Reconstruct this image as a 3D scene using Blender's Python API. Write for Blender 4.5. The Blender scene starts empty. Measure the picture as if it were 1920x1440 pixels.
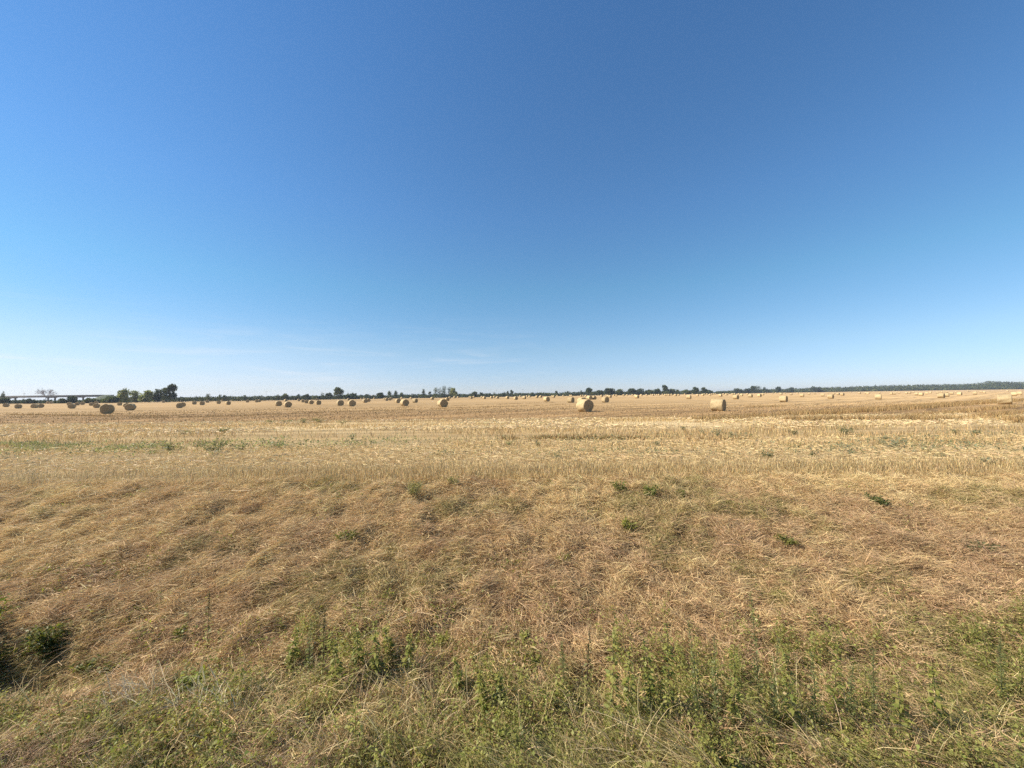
import bpy, math, random
import numpy as np
from mathutils import Matrix, Vector

# ------------------------------------------------------------------ basics
R = np.random.default_rng(7)
random.seed(7)
scene = bpy.context.scene
COL = scene.collection
F = 720.0            # focal length in pixels of the 1920 px wide photograph
CAMZ = 1.9
PITCH = math.atan(21 / F)
ROLL = math.radians(-0.65)
CM = np.array((Matrix.Rotation(math.pi / 2 + PITCH, 3, 'X') @ Matrix.Rotation(ROLL, 3, 'Z')))

def ray(px, py):
    v = CM @ np.array([(px - 960) / F, (720 - py) / F, -1.0])
    return v / v[1]

_T = np.random.default_rng(3).random((8, 128, 128))
def vnoise(x, y, s=0):
    x = np.asarray(x, float); y = np.asarray(y, float)
    t = _T[s % 8]
    xi = np.floor(x).astype(int); yi = np.floor(y).astype(int)
    fx = x - xi; fy = y - yi
    fx = fx * fx * (3 - 2 * fx); fy = fy * fy * (3 - 2 * fy)
    a = t[xi % 128, yi % 128]; b = t[(xi + 1) % 128, yi % 128]
    c = t[xi % 128, (yi + 1) % 128]; d = t[(xi + 1) % 128, (yi + 1) % 128]
    return (a * (1 - fx) + b * fx) * (1 - fy) + (c * (1 - fx) + d * fx) * fy
def fbm(x, y, s=0, o=3):
    v = 0; w = 0
    for k in range(o):
        a = .5 ** k
        v = v + a * vnoise(x * 2 ** k + 17.3 * k, y * 2 ** k + 5.1 * k, s + k); w += a
    return v / w
def sstep(a, b, x):
    t = np.clip((np.asarray(x, float) - a) / (b - a), 0, 1)
    return t * t * (3 - 2 * t)

# ------------------------------------------------------------------ terrain
TC = [-0.1425, 0.6777, 1.01, -0.9435, 0.9616, 2.3929, -6.3731, 3.4393, -4.0093, 1.1524, 2.7687, -2.3065, -0.2711, -2.4929, 2.387, 0.0384, 1.5306, -0.0059, -0.606, 0.0393]
HEDGE_PX = [0, 150, 300, 400, 480, 640, 780, 960, 1100, 1250, 1330, 1420, 1500, 1620, 1800, 1920]
HEDGE_DEP = [230, 250, 280, 330, 360, 420, 480, 560, 600, 620, 650, 900, 950, 1000, 1100, 1100]
EDGE = 8.35          # where the bank meets the field
def edge_y(x):
    return EDGE + .35 * (fbm(x * .35, x * 0 + 3.3, 2) - .5) + np.where(np.asarray(x) < 0, .02 * np.asarray(x), 0)
def ground_z(x, y):
    x = np.asarray(x, float); y = np.asarray(y, float)
    yy = np.clip(y, 1, None)
    u = np.clip(x / yy, -1.36, 1.36)
    hd = np.interp(960 + F * u, HEDGE_PX, HEDGE_DEP) * 1.04
    past = np.maximum(yy - hd, 0); yy = np.minimum(yy, hd); L = np.log(yy / 100)
    e = 0
    for i in range(5):
        for j in range(4):
            e = e + TC[i * 4 + j] * u ** i * L ** j
    zf = e / F * yy * sstep(25, 85, yy)
    zf = zf - np.minimum(past * .006, 6)
    zf = zf + .05 * (fbm(x * .12, y * .12, 1) - .5) * sstep(9, 14, y)
    ey = edge_y(x)
    # bank falls to a ditch, ditch rises again towards the viewer
    foot = 4.25 + .3 * (fbm(x * .5, x * 0 + 9.1, 4) - .5)
    t = np.clip((ey - y) / (ey - foot), 0, 1)
    zb = -1.08 * (t * .75 + .25 * t * t * (3 - 2 * t))
    zb = zb + .9 * sstep(3.0, .2, y)
    lump = (fbm(x * 1.6, y * 1.6, 5) - .5) * .11 + (fbm(x * 4.6, y * 4.6, 6, 2) - .5) * .2
    zb = zb + lump * sstep(ey + .2, ey - .5, y)
    # hollow in the ditch at the far left
    zb = zb - .5 * np.exp(-(((x + 5.6) / 1.25) ** 2 + ((y - 4.3) / .42) ** 2))
    return np.where(y < ey + .25, zb, zf)

def on_ground(px, py, lo=1.5, hi=150):
    r = ray(px, py)
    ys = np.geomspace(lo, hi, 3000)
    z = CAMZ + r[2] * ys; g = ground_z(r[0] * ys, ys)
    k = int(np.argmax(z <= g)) if (z <= g).any() else len(ys) - 1
    return float(r[0] * ys[k]), float(ys[k]), float(g[k])
def at_depth(px, depth):
    r = ray(px, 741)
    x = float(r[0] * depth)
    return x, float(depth), float(ground_z(x, depth))

# ------------------------------------------------------------------ object helpers
def tag(o, label=None, cat=None, group=None, kind=None):
    if label: o['label'] = label
    if cat: o['category'] = cat
    if group: o['group'] = group
    if kind: o['kind'] = kind
    return o
def link(o, parent=None):
    COL.objects.link(o)
    if parent is not None: o.parent = parent
    return o
def empty(name, loc=(0, 0, 0), rz=0, sc=1):
    o = bpy.data.objects.new(name, None); o.empty_display_size = .3
    o.location = loc; o.rotation_euler = (0, 0, rz); o.scale = (sc,) * 3
    return link(o)
def copy_tree(o, parent=None):
    c = o.copy(); link(c, parent)
    for ch in list(o.children): copy_tree(ch, c)
    return c

class MB:
    """collects vertices / quads / tints for ONE mesh object"""
    def __init__(s): s.v = []; s.f = []; s.c = []; s.m = []; s.n = 0
    def add(s, v, f, c, mat=0):
        v = np.asarray(v, np.float32).reshape(-1, 3); f = np.asarray(f, np.int64).reshape(-1, 4)
        c = np.asarray(c, np.float32)
        if c.ndim == 1: c = np.broadcast_to(c, (len(v), 3))
        s.v.append(v); s.f.append(f + s.n); s.c.append(c.reshape(-1, 3)); s.m.append(np.full(len(f), mat, np.int32)); s.n += len(v)
    def mesh(s, name, mats, smooth=False):
        v = np.concatenate(s.v); f = np.concatenate(s.f); c = np.concatenate(s.c); m = np.concatenate(s.m)
        me = bpy.data.meshes.new(name)
        me.vertices.add(len(v)); me.vertices.foreach_set('co', v.astype(np.float32).ravel())
        me.loops.add(f.size); me.loops.foreach_set('vertex_index', f.astype(np.int32).ravel())
        me.polygons.add(len(f)); me.polygons.foreach_set('loop_start', np.arange(0, f.size, 4, dtype=np.int32))
        me.polygons.foreach_set('material_index', m)
        if smooth: me.polygons.foreach_set('use_smooth', np.ones(len(f), bool))
        a = me.color_attributes.new('tint', 'FLOAT_COLOR', 'POINT')
        a.data.foreach_set('color', np.concatenate([c, np.ones((len(c), 1), np.float32)], 1).astype(np.float32).ravel())
        for mt in (mats if isinstance(mats, (list, tuple)) else [mats]): me.materials.append(mt)
        me.update(calc_edges=True); me.validate()
        return me
    def build(s, name, mats, parent=None, smooth=False):
        return link(bpy.data.objects.new(name, s.mesh(name, mats, smooth)), parent)

def unit(a): return a / np.maximum(np.linalg.norm(a, axis=-1, keepdims=True), 1e-9)
def rand_unit(n): return unit(R.normal(size=(n, 3)))

def blades(mb, base, d0, length, width, bend, color, seg=2, prof=None, wv=None, mat=0):
    n = len(base)
    if n == 0: return
    t = np.linspace(0, 1, seg + 1)
    L = np.asarray(length).reshape(-1, 1, 1)
    P = base[:, None] + L * (t[None, :, None] * d0[:, None] + (t ** 2)[None, :, None] * bend[:, None])
    if wv is None: wv = unit(np.cross(d0, rand_unit(n)))
    pr = np.interp(t, [0, .6, 1], [1, .85, .12]) if prof is None else np.asarray(prof)
    W = np.asarray(width).reshape(-1, 1, 1) * .5 * pr[None, :, None] * wv[:, None]
    V = np.stack([P - W, P + W], 2).reshape(n, -1, 3)
    k = (seg + 1) * 2
    f = np.array([[2 * i, 2 * i + 1, 2 * i + 3, 2 * i + 2] for i in range(seg)])
    fc = (f[None] + (np.arange(n) * k)[:, None, None]).reshape(-1, 4)
    cc = np.repeat(np.broadcast_to(color, (n, 3))[:, None], k, 1)
    mb.add(V.reshape(-1, 3), fc, cc.reshape(-1, 3), mat)

def leaves(mb, base, d, nrm, length, width, color, mat=0, fold=.18):
    n = len(base)
    if n == 0: return
    side = unit(np.cross(d, nrm)); up = unit(np.cross(side, d))
    L = np.asarray(length).reshape(-1, 1); W = np.asarray(width).reshape(-1, 1) * .5
    m = base + d * L * .42
    v = np.stack([base, m + side * W + up * W * fold * 2, base + d * L - up * L * .12, m - side * W + up * W * fold * 2], 1)
    f = np.arange(n * 4).reshape(n, 4)
    mb.add(v.reshape(-1, 3), f, np.repeat(np.broadcast_to(color, (n, 3)), 4, 0), mat)

def tube(mb, pts, radii, color, sides=6, mat=0):
    pts = np.asarray(pts, float); n = len(pts)
    ang = np.linspace(0, 2 * math.pi, sides, endpoint=False)
    tan = unit(np.gradient(pts, axis=0))
    ref = np.array([0, 0, 1.]) if abs(tan[0][2]) < .8 else np.array([1., 0, 0])
    a = unit(np.cross(tan, ref)); b = np.cross(tan, a)
    V = pts[:, None] + np.asarray(radii).reshape(-1, 1, 1) * (np.cos(ang)[None, :, None] * a[:, None] + np.sin(ang)[None, :, None] * b[:, None])
    f = [[i * sides + j, i * sides + (j + 1) % sides, (i + 1) * sides + (j + 1) % sides, (i + 1) * sides + j] for i in range(n - 1) for j in range(sides)]
    mb.add(V.reshape(-1, 3), f, color, mat)
def box(mb, lo, hi, color, mat=0):
    x0, y0, z0 = lo; x1, y1, z1 = hi
    v = [(x0, y0, z0), (x1, y0, z0), (x1, y1, z0), (x0, y1, z0), (x0, y0, z1), (x1, y0, z1), (x1, y1, z1), (x0, y1, z1)]
    f = [(0, 3, 2, 1), (4, 5, 6, 7), (0, 1, 5, 4), (1, 2, 6, 5), (2, 3, 7, 6), (3, 0, 4, 7)]
    mb.add(v, f, color, mat)

# ------------------------------------------------------------------ materials
def new_mat(name):
    m = bpy.data.materials.new(name); m.use_nodes = True
    nt = m.node_tree; nt.nodes.clear()
    out = nt.nodes.new('ShaderNodeOutputMaterial')
    return m, nt, nt.nodes, nt.links, out
def plant_mat(name, trans=.3, rough=.6, spec=.25, tmul=(1, 1, 1)):
    m, nt, N, Lk, out = new_mat(name)
    at = N.new('ShaderNodeAttribute'); at.attribute_name = 'tint'
    p = N.new('ShaderNodeBsdfPrincipled'); p.inputs['Roughness'].default_value = rough; p.inputs['Specular IOR Level'].default_value = spec
    t = N.new('ShaderNodeBsdfTranslucent'); mx = N.new('ShaderNodeMixShader'); mx.inputs[0].default_value = trans
    tm = N.new('ShaderNodeMix'); tm.data_type = 'RGBA'; tm.blend_type = 'MULTIPLY'; tm.inputs[0].default_value = 1
    tm.inputs[7].default_value = (*tmul, 1)
    Lk.new(at.outputs['Color'], p.inputs['Base Color']); Lk.new(at.outputs['Color'], tm.inputs[6]); Lk.new(tm.outputs[2], t.inputs['Color'])
    Lk.new(p.outputs[0], mx.inputs[1]); Lk.new(t.outputs[0], mx.inputs[2]); Lk.new(mx.outputs[0], out.inputs[0])
    return m
M_STRAW = plant_mat('dry_straw', .22, .55, .3)
M_GRASS = plant_mat('dead_grass', .25, .6, .2)
M_LEAF = plant_mat('green_leaf', .45, .5, .3, (1.25, 1.3, .7))
M_TREE = plant_mat('tree_leaf', .25, .6, .2, (1.2, 1.25, .7))
M_BARK = plant_mat('bark', 0.0, .85, .1)
def solid_mat(name, col, rough=.8, noise=.25, scale=3.0):
    m, nt, N, Lk, out = new_mat(name)
    p = N.new('ShaderNodeBsdfPrincipled'); p.inputs['Roughness'].default_value = rough
    tc = N.new('ShaderNodeTexCoord'); n = N.new('ShaderNodeTexNoise'); n.inputs['Scale'].default_value = scale; n.inputs['Detail'].default_value = 5
    r = N.new('ShaderNodeValToRGB')
    r.color_ramp.elements[0].position = .3; r.color_ramp.elements[1].position = .7
    r.color_ramp.elements[0].color = (*[c * (1 - noise) for c in col], 1); r.color_ramp.elements[1].color = (*[min(1, c * (1 + noise)) for c in col], 1)
    Lk.new(tc.outputs['Object'], n.inputs['Vector']); Lk.new(n.outputs[0], r.inputs[0]); Lk.new(r.outputs[0], p.inputs['Base Color']); Lk.new(p.outputs[0], out.inputs[0])
    return m
M_CONC = solid_mat('pale_concrete', (.27, .27, .27), .85, .15, .4)
M_DARKC = solid_mat('dark_concrete', (.13, .13, .135), .9, .25, .5)  # darker tone for the deck and piers
M_WHITE = solid_mat('white_render', (.75, .74, .7), .8, .08, .6)
M_ROOF = solid_mat('pale_roof', (.55, .5, .47), .7, .15, .6)
M_METAL = solid_mat('grey_metal', (.3, .31, .32), .5, .1, 2)

def ground_mat():
    m, nt, N, Lk, out = new_mat('stubble_soil')
    def math_(op, a, b=None, c=None):
        n = N.new('ShaderNodeMath'); n.operation = op
        for i, v in enumerate((a, b, c)):
            if v is None: continue
            if isinstance(v, (int, float)): n.inputs[i].default_value = v
            else: Lk.new(v, n.inputs[i])
        return n.outputs[0]
    geo = N.new('ShaderNodeNewGeometry'); sep = N.new('ShaderNodeSeparateXYZ'); Lk.new(geo.outputs['Position'], sep.inputs[0])
    X, Y = sep.outputs[0], sep.outputs[1]
    def noise(vec, scale, detail=4, rough=.55):
        n = N.new('ShaderNodeTexNoise'); n.inputs['Scale'].default_value = scale; n.inputs['Detail'].default_value = detail; n.inputs['Roughness'].default_value = rough
        Lk.new(vec, n.inputs['Vector']); return n.outputs[0]
    def mapping(rz, sc):
        mp = N.new('ShaderNodeMapping'); mp.inputs['Rotation'].default_value = (0, 0, rz); mp.inputs['Scale'].default_value = sc
        Lk.new(geo.outputs['Position'], mp.inputs['Vector']); return mp.outputs[0]
    n_big = noise(geo.outputs['Position'], .35, 4)
    yd = math_('ADD', Y, math_('MULTIPLY', math_('SUBTRACT', n_big, .5), math_('MULTIPLY', Y, .22)))
    fac = math_('DIVIDE', yd, 90.0)
    cr = N.new('ShaderNodeValToRGB'); e = cr.color_ramp.elements
    stops = [(0, (.20, .142, .08)), (8.2, (.25, .178, .095)), (9.2, (.33, .24, .12)), (12.2, (.41, .295, .145)), (14.0, (.42, .315, .165)),
             (17.5, (.38, .265, .125)), (21, (.44, .32, .16)), (25, (.57, .435, .235)), (28, (.51, .375, .19)), (30, (.275, .172, .076)), (43, (.29, .184, .083)), (56, (.37, .245, .112)), (89.9, (.40, .27, .128))]
    e[0].position = 0; e[0].color = (*stops[0][1], 1); e[1].position = 1; e[1].color = (*stops[-1][1], 1)
    for p_, c_ in stops[1:-1]:
        k = e.new(p_ / 90.0); k.color = (*c_, 1)
    Lk.new(fac, cr.inputs[0])
    # combine rows in the far field (run away to the right) and headland rows (run across)
    rows = noise(mapping(-math.radians(37), (.012, .34, .1)), 1.0, 3, .6)
    head = noise(mapping(0, (.05, .9, .3)), 1.0, 4, .6)
    isfar = N.new('ShaderNodeMapRange'); isfar.inputs[1].default_value = 27; isfar.inputs[2].default_value = 31; Lk.new(yd, isfar.inputs[0])
    rmix = N.new('ShaderNodeMix'); Lk.new(isfar.outputs[0], rmix.inputs[0]); Lk.new(head, rmix.inputs[2]); Lk.new(rows, rmix.inputs[3])
    amp = N.new('ShaderNodeMapRange'); amp.inputs[1].default_value = .3; amp.inputs[2].default_value = .7; amp.inputs[3].default_value = .74; amp.inputs[4].default_value = 1.3
    Lk.new(rmix.outputs[0], amp.inputs[0])
    fine = noise(geo.outputs['Position'], 9.0, 6, .7)
    amp2 = N.new('ShaderNodeMapRange'); amp2.inputs[1].default_value = .25; amp2.inputs[2].default_value = .75; amp2.inputs[3].default_value = .72; amp2.inputs[4].default_value = 1.25
    Lk.new(fine, amp2.inputs[0])
    big2 = noise(mapping(-math.radians(37), (.004, .02, .01)), 1.0, 3)
    amp3 = N.new('ShaderNodeMapRange'); amp3.inputs[1].default_value = .3; amp3.inputs[2].default_value = .7; amp3.inputs[3].default_value = .85; amp3.inputs[4].default_value = 1.18
    Lk.new(big2, amp3.inputs[0])
    # stubble shade painted in: browner towards the sun, paler right; also paler with distance
    xr = N.new('ShaderNodeMapRange'); xr.inputs[1].default_value = -40; xr.inputs[2].default_value = 120; xr.inputs[3].default_value = .94; xr.inputs[4].default_value = 1.2; Lk.new(X, xr.inputs[0])
    yr = N.new('ShaderNodeMapRange'); yr.inputs[1].default_value = 45; yr.inputs[2].default_value = 140; yr.inputs[3].default_value = 1.0; yr.inputs[4].default_value = 1.06; Lk.new(Y, yr.inputs[0])
    # wheel tracks and chaff strips along the combine rows
    q = math_('ADD', math_('MULTIPLY', X, -math.sin(math.radians(37))), math_('MULTIPLY', Y, math.cos(math.radians(37))))
    qn = math_('ADD', math_('DIVIDE', q, 7.6), math_('MULTIPLY', noise(mapping(-math.radians(37), (.02, .08, .1)), 1.0, 3), .9))
    fr = math_('FRACT', qn)
    def band(c, w):
        return math_('SMOOTH_MIN', math_('MAXIMUM', math_('SUBTRACT', 1.0, math_('DIVIDE', math_('ABSOLUTE', math_('SUBTRACT', fr, c)), w)), 0.0), 1.0, .1)
    patch = noise(mapping(-math.radians(37), (.03, .3, .1)), 1.0, 3)
    dark = math_('MULTIPLY', math_('ADD', band(.18, .07), band(.42, .07)), math_('MULTIPLY', patch, -.85))
    light = math_('MULTIPLY', band(.78, .16), math_('MULTIPLY', patch, .42))
    trk = math_('ADD', 1.0, math_('MULTIPLY', math_('ADD', dark, light), isfar.outputs[0]))
    amp3o = math_('MULTIPLY', amp3.outputs[0], trk)
    tot = math_('MULTIPLY', math_('MULTIPLY', amp.outputs[0], amp2.outputs[0]), math_('MULTIPLY', amp3o, math_('MULTIPLY', xr.outputs[0], yr.outputs[0])))
    sc = N.new('ShaderNodeVectorMath'); sc.operation = 'SCALE'; Lk.new(cr.outputs[0], sc.inputs[0]); Lk.new(tot, sc.inputs['Scale'])
    p = N.new('ShaderNodeBsdfPrincipled'); p.inputs['Roughness'].default_value = .9; p.inputs['Specular IOR Level'].default_value = .1
    Lk.new(sc.outputs[0], p.inputs['Base Color'])
    bp = N.new('ShaderNodeBump'); bp.inputs['Strength'].default_value = .8; bp.inputs['Distance'].default_value = .06
    Lk.new(fine, bp.inputs['Height']); Lk.new(bp.outputs[0], p.inputs['Normal'])
    Lk.new(p.outputs[0], out.inputs[0])
    return m

def bale_mats():
    m, nt, N, Lk, out = new_mat('bale_side_straw')
    tc = N.new('ShaderNodeTexCoord'); mp = N.new('ShaderNodeMapping'); mp.inputs['Scale'].default_value = (9, 1.1, 1.1)
    n = N.new('ShaderNodeTexNoise'); n.inputs['Scale'].default_value = 3; n.inputs['Detail'].default_value = 6; n.inputs['Roughness'].default_value = .65
    n2 = N.new('ShaderNodeTexNoise'); n2.inputs['Scale'].default_value = 30; n2.inputs['Detail'].default_value = 3
    r = N.new('ShaderNodeValToRGB'); r.color_ramp.elements[0].position = .3; r.color_ramp.elements[1].position = .72
    r.color_ramp.elements[0].color = (.36, .265, .135, 1); r.color_ramp.elements[1].color = (.62, .485, .27, 1)
    p = N.new('ShaderNodeBsdfPrincipled'); p.inputs['Roughness'].default_value = .75; p.inputs['Specular IOR Level'].default_value = .2
    b = N.new('ShaderNodeBump'); b.inputs['Strength'].default_value = .7; b.inputs['Distance'].default_value = .03
    ad = N.new('ShaderNodeMath'); ad.operation = 'ADD'
    Lk.new(tc.outputs['Object'], mp.inputs[0]); Lk.new(mp.outputs[0], n.inputs['Vector']); Lk.new(tc.outputs['Object'], n2.inputs['Vector'])
    oi = N.new('ShaderNodeObjectInfo'); vr = N.new('ShaderNodeMapRange'); vr.inputs[3].default_value = .8; vr.inputs[4].default_value = 1.12; Lk.new(oi.outputs['Random'], vr.inputs[0])
    sv = N.new('ShaderNodeVectorMath'); sv.operation = 'SCALE'; Lk.new(vr.outputs[0], sv.inputs['Scale']); Lk.new(r.outputs[0], sv.inputs[0])
    Lk.new(n.outputs[0], r.inputs[0]); Lk.new(sv.outputs[0], p.inputs['Base Color'])
    Lk.new(n.outputs[0], ad.inputs[0]); Lk.new(n2.outputs[0], ad.inputs[1]); Lk.new(ad.outputs[0], b.inputs['Height']); Lk.new(b.outputs[0], p.inputs['Normal']); Lk.new(p.outputs[0], out.inputs[0])
    # end face: cut straw wound in rings
    m2, nt, N, Lk, out = new_mat('bale_end_straw')
    tc = N.new('ShaderNodeTexCoord'); sp = N.new('ShaderNodeSeparateXYZ'); Lk.new(tc.outputs['Object'], sp.inputs[0])
    cb = N.new('ShaderNodeCombineXYZ'); Lk.new(sp.outputs[1], cb.inputs[0])
    sb = N.new('ShaderNodeMath'); sb.operation = 'SUBTRACT'; Lk.new(sp.outputs[2], sb.inputs[0]); sb.inputs[1].default_value = .69; Lk.new(sb.outputs[0], cb.inputs[1])
    ln = N.new('ShaderNodeVectorMath'); ln.operation = 'LENGTH'; Lk.new(cb.outputs[0], ln.inputs[0])
    n0 = N.new('ShaderNodeTexNoise'); n0.inputs['Scale'].default_value = 5; n0.inputs['Detail'].default_value = 4; Lk.new(tc.outputs['Object'], n0.inputs['Vector'])
    ma = N.new('ShaderNodeMath'); ma.operation = 'MULTIPLY_ADD'; Lk.new(n0.outputs[0], ma.inputs[0]); ma.inputs[1].default_value = .10; Lk.new(ln.outputs['Value'], ma.inputs[2])
    mu = N.new('ShaderNodeMath'); mu.operation = 'MULTIPLY'; Lk.new(ma.outputs[0], mu.inputs[0]); mu.inputs[1].default_value = 75
    sn = N.new('ShaderNodeMath'); sn.operation = 'SINE'; Lk.new(mu.outputs[0], sn.inputs[0])
    n1 = N.new('ShaderNodeTexNoise'); n1.inputs['Scale'].default_value = 26; n1.inputs['Detail'].default_value = 5; Lk.new(tc.outputs['Object'], n1.inputs['Vector'])
    ad = N.new('ShaderNodeMath'); ad.operation = 'MULTIPLY_ADD'; Lk.new(sn.outputs[0], ad.inputs[0]); ad.inputs[1].default_value = .13; Lk.new(n1.outputs[0], ad.inputs[2])
    r = N.new('ShaderNodeValToRGB'); r.color_ramp.elements[0].position = .25; r.color_ramp.elements[1].position = .8
    r.color_ramp.elements[0].color = (.24, .165, .085, 1); r.color_ramp.elements[1].color = (.50, .385, .215, 1)
    Lk.new(ad.outputs[0], r.inputs[0])
    p = N.new('ShaderNodeBsdfPrincipled'); p.inputs['Roughness'].default_value = .85; p.inputs['Specular IOR Level'].default_value = .1
    b = N.new('ShaderNodeBump'); b.inputs['Strength'].default_value = .8; b.inputs['Distance'].default_value = .03; Lk.new(ad.outputs[0], b.inputs['Height']); Lk.new(b.outputs[0], p.inputs['Normal'])
    Lk.new(r.outputs[0], p.inputs['Base Color']); Lk.new(p.outputs[0], out.inputs[0])
    return m, m2

# ------------------------------------------------------------------ world, sun, camera
SUN_EL = math.radians(40)
SUN_DIR = np.array([-math.cos(SUN_EL) * math.cos(math.radians(4)), -math.cos(SUN_EL) * math.sin(math.radians(4)), math.sin(SUN_EL)])
def make_world():
    w = bpy.data.worlds.new('World'); scene.world = w; w.use_nodes = True
    nt = w.node_tree; N = nt.nodes; Lk = nt.links; N.clear()
    out = N.new('ShaderNodeOutputWorld'); bg = N.new('ShaderNodeBackground'); bg.inputs['Strength'].default_value = SKY_STRENGTH
    sky = N.new('ShaderNodeTexSky'); sky.sky_type = 'NISHITA'; sky.sun_disc = False
    sky.sun_elevation = SUN_EL; sky.sun_rotation = math.atan2(SUN_DIR[0], SUN_DIR[1])
    sky.altitude = 100; sky.air_density = SKY_AIR; sky.dust_density = SKY_DUST; sky.ozone_density = SKY_OZONE
    # thin cirrus low over the left and middle of the field
    tc = N.new('ShaderNodeTexCoord'); mp = N.new('ShaderNodeMapping'); mp.inputs['Scale'].default_value = (3.2, 3.2, 34); mp.inputs['Rotation'].default_value = (.02, -.03, .3)
    n = N.new('ShaderNodeTexNoise'); n.inputs['Scale'].default_value = 1.6; n.inputs['Detail'].default_value = 7; n.inputs['Roughness'].default_value = .62
    n.inputs['Distortion'].default_value = .6
    Lk.new(tc.outputs['Generated'], mp.inputs[0]); Lk.new(mp.outputs[0], n.inputs['Vector'])
    mr = N.new('ShaderNodeMapRange'); mr.interpolation_type = 'SMOOTHSTEP'
    mr.inputs[1].default_value = .46; mr.inputs[2].default_value = .78; mr.inputs[3].default_value = 0; mr.inputs[4].default_value = .24; Lk.new(n.outputs[0], mr.inputs[0])
    sp = N.new('ShaderNodeSeparateXYZ'); Lk.new(tc.outputs['Generated'], sp.inputs[0])
    lo = N.new('ShaderNodeMapRange'); lo.interpolation_type = 'SMOOTHSTEP'; lo.inputs[1].default_value = .22; lo.inputs[2].default_value = .05; lo.inputs[3].default_value = 0; lo.inputs[4].default_value = 1; Lk.new(sp.outputs[2], lo.inputs[0])
    lx = N.new('ShaderNodeMapRange'); lx.interpolation_type = 'SMOOTHSTEP'; lx.inputs[1].default_value = .25; lx.inputs[2].default_value = -.1; Lk.new(sp.outputs[0], lx.inputs[0])
    m1 = N.new('ShaderNodeMath'); m1.operation = 'MULTIPLY'; Lk.new(mr.outputs[0], m1.inputs[0]); Lk.new(lo.outputs[0], m1.inputs[1])
    m2 = N.new('ShaderNodeMath'); m2.operation = 'MULTIPLY'; Lk.new(m1.outputs[0], m2.inputs[0]); Lk.new(lx.outputs[0], m2.inputs[1])
    # milky air low down on the sun's side
    vz = N.new('ShaderNodeMapRange'); vz.interpolation_type = 'SMOOTHSTEP'; vz.inputs[1].default_value = .2; vz.inputs[2].default_value = .0; vz.inputs[4].default_value = .34; Lk.new(sp.outputs[2], vz.inputs[0])
    vx = N.new('ShaderNodeMapRange'); vx.interpolation_type = 'SMOOTHSTEP'; vx.inputs[1].default_value = .0; vx.inputs[2].default_value = -.85; Lk.new(sp.outputs[0], vx.inputs[0])
    vm = N.new('ShaderNodeMath'); vm.operation = 'MULTIPLY_ADD'; Lk.new(vz.outputs[0], vm.inputs[0]); Lk.new(vx.outputs[0], vm.inputs[1]); Lk.new(m2.outputs[0], vm.inputs[2])
    mx = N.new('ShaderNodeMix'); mx.data_type = 'RGBA'; mx.inputs[7].default_value = (CIRRUS, CIRRUS, CIRRUS * 1.02, 1)
    # the phone's deep, clean blues: the sky's tint by elevation
    tr = N.new('ShaderNodeValToRGB'); e = tr.color_ramp.elements
    stops = [(0, (.84, .96, 1.36)), (.03, (.86, .98, 1.38)), (.11, (.98, 1.12, 1.26)), (.26, (.90, 1.30, 1.37)), (.42, (.91, 1.34, 1.56)), (.72, (.85, 1.33, 1.64))]
    e[0].position = 0; e[0].color = (*[c / 2 for c in stops[0][1]], 1); e[1].position = stops[-1][0]; e[1].color = (*[c / 2 for c in stops[-1][1]], 1)
    for p_, c_ in stops[1:-1]:
        k = e.new(p_); k.color = (*[c / 2 for c in c_], 1)
    Lk.new(sp.outputs[2], tr.inputs[0])
    tv = N.new('ShaderNodeVectorMath'); tv.operation = 'MULTIPLY'; Lk.new(sky.outputs[0], tv.inputs[0]); Lk.new(tr.outputs[0], tv.inputs[1])
    t2 = N.new('ShaderNodeVectorMath'); t2.operation = 'SCALE'; t2.inputs['Scale'].default_value = 2; Lk.new(tv.outputs[0], t2.inputs[0])
    Lk.new(vm.outputs[0], mx.inputs[0]); Lk.new(t2.outputs[0], mx.inputs[6])
    Lk.new(mx.outputs[2], bg.inputs[0]); Lk.new(bg.outputs[0], out.inputs[0])
SKY_STRENGTH, SKY_AIR, SKY_DUST, SKY_OZONE, CIRRUS = .056, 1.0, .0, 3.0, 9.0
make_world()
sl = bpy.data.lights.new('sun', 'SUN'); sl.energy = 4.6; sl.angle = math.radians(.53); sl.color = (1, .90, .75)
so = bpy.data.objects.new('sun', sl); so.rotation_euler = Vector(SUN_DIR).to_track_quat('Z', 'Y').to_euler(); so.location = (-30, 0, 30); link(so)
cd = bpy.data.cameras.new('camera'); cam = bpy.data.objects.new('camera', cd); link(cam)
cd.sensor_width = 36; cd.sensor_fit = 'HORIZONTAL'; cd.lens = F / 1920 * 36; cd.clip_end = 20000; cd.clip_start = .05
cam.matrix_world = Matrix.Translation((0, 0, CAMZ)) @ Matrix([list(r) for r in CM]).to_4x4()
scene.camera = cam
vs = scene.view_settings; vs.view_transform = 'Standard'; vs.look = 'None'; vs.gamma = 1; vs.use_curve_mapping = False; vs.exposure = .9
scene.cycles.use_denoising = False
scene.cycles.max_bounces = 6; scene.cycles.diffuse_bounces = 3; scene.cycles.transmission_bounces = 4; scene.cycles.volume_bounces = 0
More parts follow.
